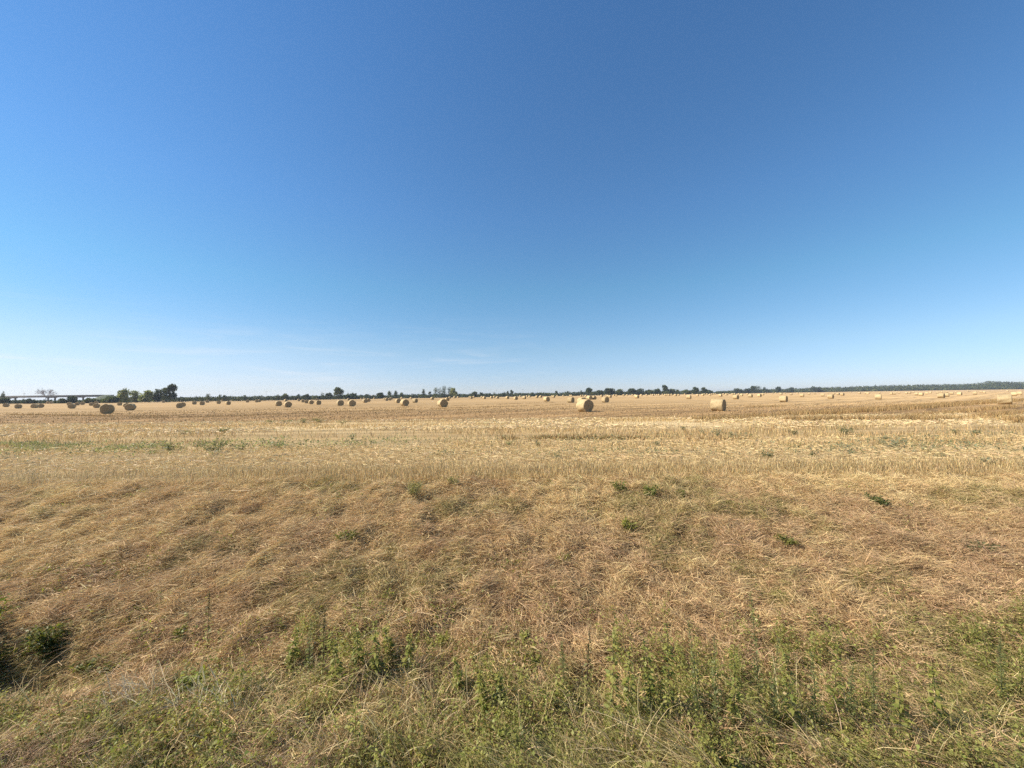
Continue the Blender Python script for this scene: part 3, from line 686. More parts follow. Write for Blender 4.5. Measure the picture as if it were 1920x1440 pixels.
def clump_plant(w, h, n, leaf, cA, cB, stems=9, narrow=.45):
    st = MB(); fo = MB()
    for i in range(stems):
        a = R.uniform(0, 6.28); r = R.uniform(.1, .42) * w; hh = h * R.uniform(.7, 1.0)
        t = np.linspace(0, 1, 4)
        tube(st, np.stack([math.cos(a) * r * t, math.sin(a) * r * t, hh * t ** .9], 1), np.linspace(.005, .002, 4) * max(1, h / .4), tuple(np.array(cA) * .8), 4)
        m = n // stems; tz = R.uniform(.15, 1, m)
        b = np.stack([math.cos(a) * r * tz, math.sin(a) * r * tz, hh * tz ** .9], 1) + R.normal(0, .06 * w, (m, 3)) * np.array([1, 1, .5]); b[:, 2] = np.abs(b[:, 2])
        aa = R.uniform(0, 6.28, m)
        L = leaf * R.uniform(.6, 1.25, m)
        leaves(fo, b, hdir(aa, R.normal(.25, .5, m)), unit(np.array([0, 0, 1.]) + R.normal(0, .5, (m, 3))), L, L * narrow, jitter(lerp(cA, cB, np.clip(tz * .8 + R.normal(0, .2, m), 0, 1)), .16))
    return st, fo
def plant(name, builders, loc, label, cat, group, rz=None, mats=(M_BARK, M_LEAF)):
    root = empty(name, loc, R.uniform(0, 6.28) if rz is None else rz)
    tag(root, label, cat, group)
    builders[0].build('stem', mats[0], root); builders[1].build('foliage', mats[1], root)
    return root
def height_of(px, ptop, y, z):
    return float(CAMZ + ray(px, ptop)[2] * y - z)

TALL = [  # base px, base py, top py, kind, label
    (1100, 1392, 1182, 'seed', 'tall yellowing weed with a dark dry seed spike in the ditch'),
    (1150, 1372, 1152, 'nettle', 'tall green nettle just right of the weed with the dark seed spike'),
    (1178, 1380, 1215, 'nettle', 'shorter leafy nettle close right of the tall nettle beside the dark spike'),
    (1222, 1352, 1195, 'nettle', 'slender green nettle left of the bare gap in the ditch'),
    (1256, 1362, 1172, 'nettle', 'tall bright nettle with bunched top right of the slender nettle'),
    (1310, 1392, 1168, 'fine', 'tall fine leaved herb in the middle of the right hand weeds'),
    (1345, 1400, 1196, 'fine', 'fine leaved herb just right of the tallest one in the ditch'),
    (1378, 1385, 1205, 'nettle', 'green nettle between two fine leaved herbs in the ditch'),
    (1424, 1345, 1108, 'fine', 'pale fine leaved herb reaching highest up the bank'),
    (1452, 1390, 1190, 'fine', 'pale bushy herb below the one reaching highest up the bank'),
    (1490, 1402, 1225, 'nettle', 'dense bright green nettle standing right of the pale bushy herb'),
    (1532, 1395, 1212, 'fine', 'olive herb right of the dense bright nettle'),
    (1566, 1362, 1205, 'nettle', 'thin nettle against the brown bank right of the olive herb'),
    (1596, 1400, 1235, 'fine', 'grey green herb behind leaning dry grass in the right ditch'),
    (1640, 1380, 1210, 'fine', 'herb leaning by the long bent straw at the right'),
    (1690, 1412, 1265, 'nettle', 'low bright nettle beside the long bent straw at the right'),
    (1760, 1390, 1245, 'nettle', 'yellow green nettle in the blurred grass near the right edge'),
    (1880, 1340, 1190, 'fine', 'bushy herb highest at the right edge of the ditch'),
    (605, 1302, 1148, 'seed', 'thin dark stemmed weed left of the green nettle patch'),
    (634, 1312, 1185, 'nettle', 'leafy nettle at the left of the middle patch'),
    (672, 1268, 1172, 'nettle', 'small nettle up the bank above the leafy one'),
    (706, 1275, 1165, 'nettle', 'nettle with spreading top in the middle of the left patch'),
    (732, 1250, 1178, 'nettle', 'short dark nettle beside a hole in the bank'),
    (765, 1262, 1190, 'nettle', 'short bright nettle right of the hole in the bank'),
    (545, 1262, 1180, 'nettle', 'pale low nettle furthest left in the middle patch'),
    (578, 1275, 1170, 'fine', 'fine leaved herb left of the thin dark stemmed weed'),
    (389, 1232, 1112, 'seed', 'lone dark thin weed standing out of the brown bank at left'),
    (862, 1312, 1235, 'nettle', 'dark leafy nettle at the left of the central clump'),
    (905, 1345, 1255, 'nettle', 'broad leafy nettle in the central clump'),
    (938, 1335, 1262, 'nettle', 'bright nettle at the right of the central clump'),
    (1058, 1310, 1200, 'fine', 'thin herb left of the weed with the dark seed spike'),
]
for px, py, pt, kd, lab in TALL:
    x, y, z = on_ground(px, py, 1.5, 12)
    plant('tall_weed', stalk_plant(height_of(px, pt, y, z), kd), (x, y, z), lab, 'weed', 'tall weeds in the ditch')

CLUMPS = [  # px, base py, width px, height px, leaf m, colA, colB, label
    (1163, 934, 40, 28, .05, DKGREEN * 1.3, GREEN, 'dark green weed clump at the field edge, left of a pair'),
    (1218, 946, 44, 32, .05, DKGREEN * 1.3, GREEN * 1.1, 'dark green weed clump at the field edge, right of a pair'),
    (1275, 938, 30, 18, .045, DKGREEN * 1.4, GREEN, 'small dark weed tuft right of the pair of clumps'),
    (1656, 958, 62, 26, .05, DKGREEN * 1.5, (.13, .14, .05), 'wide flat dull green clump on the right of the bank'),
    (770, 938, 60, 36, .035, (.20, .19, .085), (.30, .27, .13), 'grey green weed clump hanging over the bank edge left of centre'),
    (850, 916, 44, 20, .03, (.24, .225, .10), (.34, .30, .15), 'thin olive weed with tiny white flowers at the bank edge'),
    (1180, 1010, 30, 36, .06, GREEN * 1.2, LIME * 1.1, 'bright green leafy plant alone high on the bank'),
    (1480, 1032, 50, 26, .05, GREEN, LIME * .8, 'dull green patch beside a dark hole on the right bank'),
    (648, 1024, 50, 24, .045, DKGREEN * 1.6, GREEN, 'dark low weed patch on the brown bank left of centre'),
    (1056, 1062, 34, 20, .05, GREEN, LIME * .8, 'small weed on the bank below the middle'),
    (900, 974, 52, 14, .035, (.2, .19, .08), (.28, .25, .12), 'faint grey weed patch high on the middle bank'),
    (1850, 1048, 70, 28, .05, (.10, .115, .05), (.16, .16, .07), 'blurred green clump near the right edge of the bank'),
    (1232, 1066, 38, 18, .05, GREEN, LIME * .7, 'low weed right of the small bank weed'),
    (1000, 1262, 48, 34, .07, GREEN * 1.1, LIME * .9, 'broad leaved green nettle bush with deep shade beneath'),
    (986, 1216, 24, 22, .06, GREEN * 1.2, LIME, 'small bright plant just above the broad leaved bush'),
    (832, 1218, 26, 24, .06, GREEN * 1.2, LIME, 'small bright plant on the bank left of centre'),
    (1146, 1168, 26, 26, .05, LIME * .8, LIME * 1.15, 'lime green tip of a weed against the brown bank'),
    (1468, 1136, 30, 24, .055, GREEN * 1.1, LIME, 'small leafy plant on the bank above the right hand weeds'),
    (85, 1258, 95, 72, .045, DKGREEN * 1.1, GREEN * .9, 'dark rounded bush at the hollow of the ditch, far left'),
    (-10, 1290, 110, 70, .05, DKGREEN, GREEN * .8, 'dark bush cut by the left edge beside the shaded hollow'),
    (-120, 1290, 150, 145, .07, DKGREEN * .9, GREEN * .8, 'taller bush beyond the left edge that shades the hollow'),
    (215, 1272, 60, 30, .055, DKGREEN * .9, GREEN * .8, 'dark plant at the right end of the shaded hollow'),
    (165, 1276, 70, 40, .06, DKGREEN * 1.2, GREEN, 'low dark leafy plant in the shaded hollow'),
    (262, 1208, 40, 26, .05, GREEN, LIME * .8, 'pale green weed on the bank above the bleached grass'),
    (340, 1202, 32, 24, .05, GREEN, LIME * .8, 'green weed left of the lone dark thin stem'),
    (345, 1330, 90, 50, .06, GREEN, GREEN * 1.4, 'green weeds under the fan of bleached grass'),
    (1560, 1118, 44, 20, .05, DKGREEN * 1.6, GREEN, 'dark green tuft by a shaded hollow on the right bank'),
]
for px, py, w, h, lf, ca, cb, lab in CLUMPS:
    x, y, z = on_ground(px, py, 1.5, 20)
    s = y / F; W = w * s; H = h * s * 1.02
    n = int(np.clip(W * H / (lf * lf) * 9, 130, 1100))
    plant('weed_clump', clump_plant(W, H, n, lf, ca, cb, 9), (x, y + .15 * W, z), lab, 'weed clump', 'weed clumps on the bank')

THISTLES = [
    (1590, 815, 62, 17, 'broad grey green thistle standing out in the right stubble'),
    (1346, 820, 24, 20, 'rounded blue grey thistle right of the centre of the field'),
    (1315, 814, 14, 10, 'small thistle left of the rounded blue grey one'),
    (1375, 822, 22, 15, 'thin thistle right of the rounded blue grey one'),
    (1436, 862, 40, 20, 'dark sprawling weed in the near stubble right of centre'),
    (1524, 860, 16, 15, 'upright small weed right of the sprawling dark one'),
    (1596, 857, 24, 14, 'leaning little weed in the near right stubble'),
    (1040, 861, 40, 14, 'flat green weed in the near stubble by the middle'),
    (835, 856, 70, 13, 'long low grey weed patch in the stubble left of centre'),
    (955, 840, 22, 17, 'feathery grey weed above the flat green one'),
    (1232, 838, 24, 13, 'grey weed tuft midway across the stubble'),
    (400, 850, 76, 30, 'big dark green thistle clump in the left stubble'),
    (318, 848, 34, 22, 'smaller dark thistle left of the big clump'),
    (452, 846, 36, 18, 'grey thistle right of the big dark clump'),
    (520, 840, 40, 16, 'faint grey weed right of the left thistles'),
    (1668, 842, 70, 24, 'tall feathery grey weed in the right stubble'),
    (1585, 843, 56, 12, 'long low grey weeds left of the tall feathery one'),
    (1745, 845, 60, 12, 'low grey weeds right of the tall feathery one'),
    (1830, 816, 30, 12, 'small dark thistle far right in the stubble'),
    (1792, 814, 22, 12, 'pale thistle left of the small dark one at right'),
    (1852, 880, 34, 28, 'bushy weed at the right in front of the pale stubble'),
    (1896, 882, 34, 14, 'flat dark weed at the right edge of the stubble'),
    (1760, 862, 30, 14, 'little dark weed low in the right hand stubble'),
    (505, 795, 30, 8, 'dark weed at the left end of the green strip along the swath'),
    (538, 794, 30, 8, 'second dark weed of the green strip along the swath'),
    (568, 794, 24, 12, 'tallest dark weed of the green strip along the swath'),
    (600, 792, 40, 10, 'olive weed at the right of the green strip'),
    (642, 795, 30, 7, 'brown weed beyond the right end of the green strip'),
    (660, 826, 24, 16, 'grey weed standing in the pale stubble left of centre'),
    (1010, 838, 12, 12, 'tiny grey weed right of the feathery one'),
    (1280, 806, 18, 8, 'tiny dark weed at the edge of the brown field'),
    (345, 815, 40, 8, 'olive tuft in the pale straw at the left'),
    (415, 812, 34, 12, 'grey green tuft above the big thistle clump'),
    (1490, 815, 34, 10, 'dark tuft left of the broad thistle'),
    (1660, 826, 16, 8, 'small tuft behind the tall feathery weed'),
]
for px, py, w, h, lab in THISTLES:
    x, y, z = on_ground(px, py, 6, 80)
    s = y / F; W = w * s; H = h * s * .85
    dark = any(k in lab for k in ('dark', 'olive', 'green'))
    ca, cb = ((.12, .135, .07), (.21, .215, .115)) if dark else ((.20, .21, .14), (.31, .305, .20))
    lf = .05 + .0022 * y
    n = int(np.clip(W * max(H, .15) / (lf * lf) * 4, 70, 420))
    plant('field_thistle', clump_plant(W, H, n, lf, ca, cb, 8, .35), (x, y, z), lab, 'thistle', 'weeds standing in the stubble')
# ------------------------------------------------------------------ round straw bales
BALES = '''12,134.5,70 34.8,114.4,81 65.3,120.2,78 76.9,122.7,75 90.2,226.5,44 96.6,226.1,44 131.2,156.4,62 135.3,109.8,86 145.6,159.9,62 155,171.5,59 172.2,149.8,66 180.9,199.5,50 181.7,112.8,81 201.2,52.1,191 224.7,149.5,62 236.7,117.4,78 245,79.6,117 306.9,226.7,44 336.9,98,94 342.8,114.3,78 364.7,152.2,62 379.4,136.8,66 389.2,203.6,50 410.3,159.1,62 416.6,289.5,34 427.8,135.7,72 464.2,191,53 481.4,188.5,53 486.1,201.8,50 522,102.7,91 535.9,206.6,47 539.8,84.2,112 560.2,217,47 568,168.1,56 575.3,140.2,69 583.4,122.3,78 594.4,222.7,47 597.2,111.1,84 637.8,92.9,100 653.4,218.2,47 659.7,84,119 677.7,299.6,34 682.8,303.7,34 684.7,134.2,75 690.9,154.2,66 701.9,297.1,34 721.9,215.4,47 725,176.6,56 730.8,189.9,53 733.4,229.3,44 746.4,117.9,81 758.4,78.8,128 753,297.5,34 770.6,275.9,38 778.1,120,86 810.3,193.4,53 829.8,65.6,152 838.8,146,70 843.4,251.5,41 852,276,38 858.8,296.6,34 880.9,272,38 883.8,217.5,47 888,292.6,34 903.1,297.6,34 907.8,195.1,53 921.6,223,47 926.6,274.1,38 932.8,208.9,50 951.2,186.6,56 966.9,150.2,69 975,358,28 982.8,172.9,59 988,326.1,31 993.1,269.4,38 1006.7,220.6,47 1013.8,233.9,44 1024.8,108.8,91 1035.3,250.5,41 1038.1,220.3,47 1044.8,403.1,25 1056.2,361.2,28 1070.2,91.2,112 1068.9,359.8,28 1071.7,324.5,31 1089.7,293,34 1093.1,299.3,34 1098.8,254.4,41 1103.4,145.2,70 1106.1,134.9,75 1090.9,73.1,134 1096.2,42.4,239 1113.6,135.7,75 1128,251.9,41 1134.7,89.3,106 1136.6,320.9,31 1139.7,232.7,44 1143.6,183.9,56 1151.4,323.4,31 1155.6,272,38 1169.1,295.8,34 1175.9,360.1,28 1186.1,359,28 1194.1,156.5,66 1190.9,244.2,41 1202.2,271.5,38 1212.3,327.1,31 1220.9,458,22 1224.4,293.3,34 1228.1,401,25 1231.9,357.1,28 1235.3,322,31 1242.2,457,22 1247.2,271.2,38 1250.6,320.5,31 1254.5,268.3,38 1259.1,319.8,31 1266.4,247.5,41 1272.2,269.1,38 1283.9,407.8,25 1291.4,127.8,81 1298.4,542.6,19 1307.5,218.7,47 1317.5,247.8,41 1320.6,321.7,31 1325.5,355.9,28 1331.2,264.7,38 1334.7,355,28 1337.5,360.5,28 1341.1,460.2,22 1346.1,41.6,234 1350.8,189.9,53 1356.7,399,25 1361.7,273.3,38 1365.3,451,22 1373.4,321.9,31 1377.3,321.5,31 1390.3,203.8,50 1385.2,391.2,25 1379.7,115.4,84 1407,154.2,66 1401.6,313.9,31 1423.9,171.4,59 1430.2,249.7,41 1435.9,533.6,19 1449.5,456.9,22 1455,531,19 1461.2,455.5,22 1465.2,323.7,31 1472.2,454.3,22 1468.8,81.3,117 1464.1,279.4,34 1483.3,247.8,41 1495.3,398.9,25 1503.6,156.9,66 1500.5,451.2,22 1517.2,290.7,34 1528.1,313.7,31 1542.3,172,56 1557.5,114.2,84 1553.1,461.4,22 1563.4,267.8,38 1571.6,230.4,44 1579.4,191.8,53 1593,527.5,19 1595.3,522.7,19 1606.2,638,16 1611.7,313.6,31 1623.1,286.8,34 1627.5,263.2,38 1632.5,527.7,19 1639.1,633.2,16 1646.6,98.5,97 1649.7,343.1,28 1660.6,634,16 1671.6,231.1,44 1677,227.1,44 1680.6,394.2,25 1686.1,315.2,31 1699.7,262.1,38 1705.9,283.1,34 1713,395,25 1713,395,25 1718.1,353.9,28 1718.4,182.5,53 1727,163.6,59 1737.5,226.7,44 1745,296,34 1757.5,282.4,34 1762.2,457.4,22 1766.1,358.8,28 1770,439.9,22 1764.5,109.4,84 1774.7,131.2,70 1775.5,325.7,31 1784.8,198.4,50 1792.7,409.8,25 1799.4,166.5,59 1814.5,459.5,22 1817.7,459.1,22 1828.1,187.8,53 1829.4,356.5,28 1839.5,288.1,34 1845.8,258.2,38 1855.6,534.6,19 1878.6,638.4,16 1889.5,398,25 1883.3,50.9,195 1901.2,129.7,70 1911.4,152.5,66'''
M_SIDE, M_END = bale_mats()
BR, BL = .70, 1.22
def bale_parts(seed):
    """side (wrapped straw) and the two cut ends of one roll, axis along local x, resting on z = 0"""
    rg = np.random.default_rng(seed); ns, nx = 40, 10
    ph = rg.uniform(0, 6.28, 6); am = rg.uniform(.006, .021, 6)
    def rad(a, x):
        r = BR
        for k in range(6): r = r + am[k] * np.sin((k + 2) * a + ph[k] + 1.4 * x * (k - 2))
        return r
    def ring(x, f):
        a = np.linspace(0, 2 * math.pi, ns, endpoint=False)
        r = rad(a, x) * f + rg.normal(0, .004, ns)
        yy = r * np.cos(a); yy = yy * 1.025; zz = np.maximum(r * np.sin(a) * .985 + BR - .055, 0.0)
        return np.stack([np.full(ns, x), yy, zz], 1)
    side = MB(); V = []
    xs = [-BL / 2] + list(np.linspace(-BL / 2 + .05, BL / 2 - .05, nx)) + [BL / 2]
    for i, x in enumerate(xs): V.append(ring(x, .955 if i in (0, len(xs) - 1) else 1))
    V = np.concatenate(V); nr = len(xs)
    f = [[i * ns + j, i * ns + (j + 1) % ns, (i + 1) * ns + (j + 1) % ns, (i + 1) * ns + j] for i in range(nr - 1) for j in range(ns)]
    side.add(V, f, (.5, .4, .2), 0)
    ends = []
    for sgn, idx in ((-1, 0), (1, nr - 1)):
        e = MB(); edge = V[idx * ns:(idx + 1) * ns]; c = np.array([sgn * BL / 2, 0, BR - .01]); rows = []
        for t in (1, .85, .68, .5, .32, .15, .01):
            p = c + (edge - c) * t; p[:, 0] = sgn * (BL / 2 + .035 * (1 - t ** 2) + rg.normal(0, .008, ns) * (t < 1)); rows.append(p)
        E = np.concatenate(rows)
        ff = [[i * ns + j, i * ns + (j + 1) % ns, (i + 1) * ns + (j + 1) % ns, (i + 1) * ns + j] for i in range(6) for j in range(ns)]
        if sgn > 0: ff = [q[::-1] for q in ff]
        else: ff = ff
        e.add(E, ff, (.4, .3, .15), 1); ends.append(e)
    # loose straws around the rims and skin
    m = 520; a = rg.uniform(0, 6.28, m); x = rg.choice([-1, 1], m) * rg.uniform(.30, .61, m)
    b = np.stack([x, np.cos(a) * BR * .985, np.maximum(np.sin(a) * BR * .985 + BR - .03, .01)], 1)
    d = unit(np.stack([rg.normal(0, .5, m), -np.sin(a) + rg.normal(0, .3, m), np.cos(a) + rg.normal(0, .3, m)], 1) + .35 * np.stack([0 * a, np.cos(a), np.sin(a)], 1))
    blades(side, b, d, rg.uniform(.06, .2, m), rg.uniform(.006, .012, m), rg.normal(0, .3, (m, 3)), (.55, .42, .23), 1, mat=0)
    return side, ends
FULL, SIMPLE = [], []
for sd in range(4):
    s_, e_ = bale_parts(100 + sd)
    FULL.append((s_.mesh('straw_roll', M_SIDE, True), e_[0].mesh('end_face', [M_SIDE, M_END], True), e_[1].mesh('end_face', [M_SIDE, M_END], True)))
    al = MB()
    for q in [s_] + e_:
        for v, f, c, m in zip(q.v, [f for f in q.f], q.c, q.m): pass
    off = 0
    for q in [s_] + e_:
        base = 0
        v = np.concatenate(q.v); f = np.concatenate(q.f); al.add(v, f, np.concatenate(q.c)); al.m[-1] = np.concatenate(q.m)
    SIMPLE.append(al.mesh('straw_bale', [M_SIDE, M_END], True))

ZONES = [(110, 'below the long low bridge'), (215, 'around the big dark bale at far left'), (300, 'before the pale bushes left of the tall tree'), (400, 'below and right of the tall dark tree'),
         (500, 'before the low hedge left of the bale pair'), (590, 'around the pair of bales left of centre'), (690, 'below the round topped tree'), (785, 'right of the round topped tree'),
         (885, 'below the upright tree clump'), (960, 'right of the upright tree clump'), (1040, 'below the thin tall mast'), (1130, 'around the big central bale'), (1205, 'just right of the big central bale'),
         (1290, 'below the stepped dark tree'), (1375, 'around the big bale seen side on'), (1440, 'before the tall crowned hedge trees'), (1530, 'before the left end of wooded ridge'), (1620, 'below the tiny white house'),
         (1720, 'before the middle of wooded ridge'), (1830, 'left of the hump of wooded ridge'), (2000, 'below the hump of wooded ridge')]
ORD = ['first', 'second', 'third', 'fourth', 'fifth', 'sixth', 'seventh', 'eighth', 'ninth', 'tenth', 'eleventh', 'twelfth', 'thirteenth', 'fourteenth', 'fifteenth', 'sixteenth']
SPECIAL = {
    201.2: 'big straw bale at far left showing its dark round end', 245.0: 'straw bale with bright left rim right of the big dark one',
    539.8: 'larger bale of a pair left of centre, dark end forward', 522.2: 'smaller bale of a pair left of centre, close behind',
    637.8: 'left bale of the two below the round topped tree', 659.7: 'right and larger bale of the two below the round topped tree',
    758.4: 'bale overlapping a smaller one, left of the upright trees', 829.8: 'lone larger bale right below the upright tree clump',
    1096.2: 'biggest bale near the centre with its brown end showing', 1090.9: 'bale hidden close behind the biggest central bale',
    1134.7: 'pale bale with round brown end right of the biggest central bale', 1070.2: 'pale bale left of the biggest central bale', 1024.8: 'lone pale bale in open field left of centre pair',
    1346.1: 'big pale bale lying side on, right of centre', 1468.8: 'pale bale with a small one peeping over it', 1883.3: 'big blurred pale bale at the right edge',
    1764.5: 'bale side on with one end showing below the ridge hump', 1646.6: 'pale bale with another one behind it below the ridge'}
BETA = {201.2: -44, 539.8: -42, 637.8: -36, 659.7: -35, 758.4: -42, 829.8: -33, 1096.2: -31, 1134.7: -26, 1070.2: -46, 1024.8: -35, 1346.1: -44, 1468.8: -38, 1883.3: -38}
rows = [tuple(float(q) for q in t.split(',')) for t in BALES.split()]
info = []
for px, dep, h in rows:
    h /= 10
    zi = next(i for i, z in enumerate(ZONES) if px < z[0])
    size = 'larger' if h > 9.5 else 'mid sized' if h > 5.6 else 'small' if h > 3.6 else 'tiny'
    sp = next((v for k, v in SPECIAL.items() if abs(k - px) < .35), None)
    info.append([px, dep, h, zi, size, sp])
from collections import defaultdict
cells = defaultdict(list)
for i, r in enumerate(info):
    if not r[5]: cells[(r[3], r[4])].append(i)
for (zi, size), ids in cells.items():
    ids.sort(key=lambda i: info[i][0])
    for k, i in enumerate(ids):
        z = ZONES[zi][1]
        if len(ids) == 1: lab = f'only {size} straw bale {z}'
        elif len(ids) == 2: lab = f'{["left", "right"][k]} of two {size} straw bales {z}'
        else: lab = f'{size} straw bale {z}, {ORD[k]} from left'
        info[i][5] = lab
full_roots = []
for sd in range(4):
    full_roots.append(None)
def place_bale(i, px, dep, h, lab):
    if abs(px - 1096.2) < .4 or abs(px - 1346.1) < .4: dep = dep * 1.0
    x, y, z = at_depth(px, dep)
    beta = next((v for k, v in BETA.items() if abs(k - px) < .35), None)
    beta = math.radians(beta if beta is not None else -38 + random.gauss(0, 9))
    rz = math.atan2(math.cos(beta), math.sin(beta)) + (math.pi if random.random() < .5 else 0)
    v = i % 4
    if h >= 5.2:
        if full_roots[v] is None:
            o = empty('straw_bale'); o.empty_display_size = .5
            sd_ = link(bpy.data.objects.new('straw_roll', FULL[v][0]), o)
            for k in (1, 2): link(bpy.data.objects.new('end_face', FULL[v][k]), o)
            full_roots[v] = o
        else: o = copy_tree(full_roots[v])
    else:
        o = link(bpy.data.objects.new('straw_bale', SIMPLE[v]))
    o.location = (x, y, z - .015); o.rotation_euler = (0, random.gauss(0, .012), rz)
    s = random.uniform(.96, 1.04); o.scale = (s, s, s)
    tag(o, lab, 'straw bale', 'round straw bales lying on the harvested field')
for i, (px, dep, h, zi, size, lab) in enumerate(info): place_bale(i, px, dep, h, lab)

# ------------------------------------------------------------------ far trees, hedge, wood
PX = [0, 150, 300, 400, 480, 640, 780, 960, 1100, 1250, 1330, 1420, 1500, 1620, 1800, 1920]
DEP = [230, 250, 280, 330, 360, 420, 480, 560, 600, 620, 650, 900, 950, 1000, 1100, 1100]
def far_depth(px): return float(np.interp(px, PX, DEP))
def crown(mb, cx, cy, z0, z1, w, n, leaf, cA, cB, shape='round'):
    """many small leaf clumps spread through uneven lobes"""
    H = z1 - z0; lob = []
    k = {'round': 9, 'upright': 8, 'low': 10, 'stepped': 10}[shape]
    for i in range(k):
        t = R.uniform(.12, .92)
        if shape == 'upright': rr = .3 * w * (1.25 - t)
        elif shape == 'low': rr = .34 * w
        elif shape == 'stepped': rr = .42 * w * (1.15 - t)
        else: rr = .30 * w * math.sin(math.pi * (.18 + .72 * t)) + .03 * w
        a = R.uniform(0, 6.28); lob.append((cx + math.cos(a) * rr, cy + math.sin(a) * rr, z0 + H * t, w * R.uniform(.2, .32), H * (R.uniform(.2, .3) if shape in ('upright', 'low') else R.uniform(.15, .23))))
    lob.append((cx, cy, z1 - H * .16, w * .2, H * .15)); lob.append((cx, cy, z0 + H * .45, w * .3, H * .3))
    for (x, y, z, a, b) in lob:
        m = n // len(lob)
        u = rand_unit(m) * (R.uniform(.35, 1.06, m) ** .5)[:, None]
        p = np.array([x, y, z]) + u * np.array([a, a, b])
        p[:, 2] = np.maximum(p[:, 2], z0 - .1)
        d = rand_unit(m); L = leaf * R.uniform(.6, 1.3, m)
        tone = R.uniform(.75, 1.25)
        leaves(mb, p, d, rand_unit(m), L, L * .8, jitter(lerp(cA, cB, R.random(m)) * tone, .15))
def trunk(mb, x, y, z, h, r, w):
    tube(mb, [(x, y, z - .2), (x + .05, y, z + h * .3), (x, y + .05, z + h * .62)], [r, r * .75, r * .4], (.09, .075, .06), 6)
    for i in range(5):
        a = R.uniform(0, 6.28); t = R.uniform(.3, .55)
        tube(mb, [(x, y, z + h * t), (x + math.cos(a) * w * .16, y + math.sin(a) * w * .16, z + h * (t + .16)), (x + math.cos(a) * w * .3, y + math.sin(a) * w * .3, z + h * (t + .3))], [r * .45, r * .3, r * .12], (.09, .075, .06), 4)
OLG = ((.075, .095, .038), (.13, .145, .055)); DK = ((.045, .065, .032), (.08, .10, .045)); PG = ((.22, .24, .095), (.31, .32, .15)); BL = ((.055, .078, .05), (.09, .11, .068))
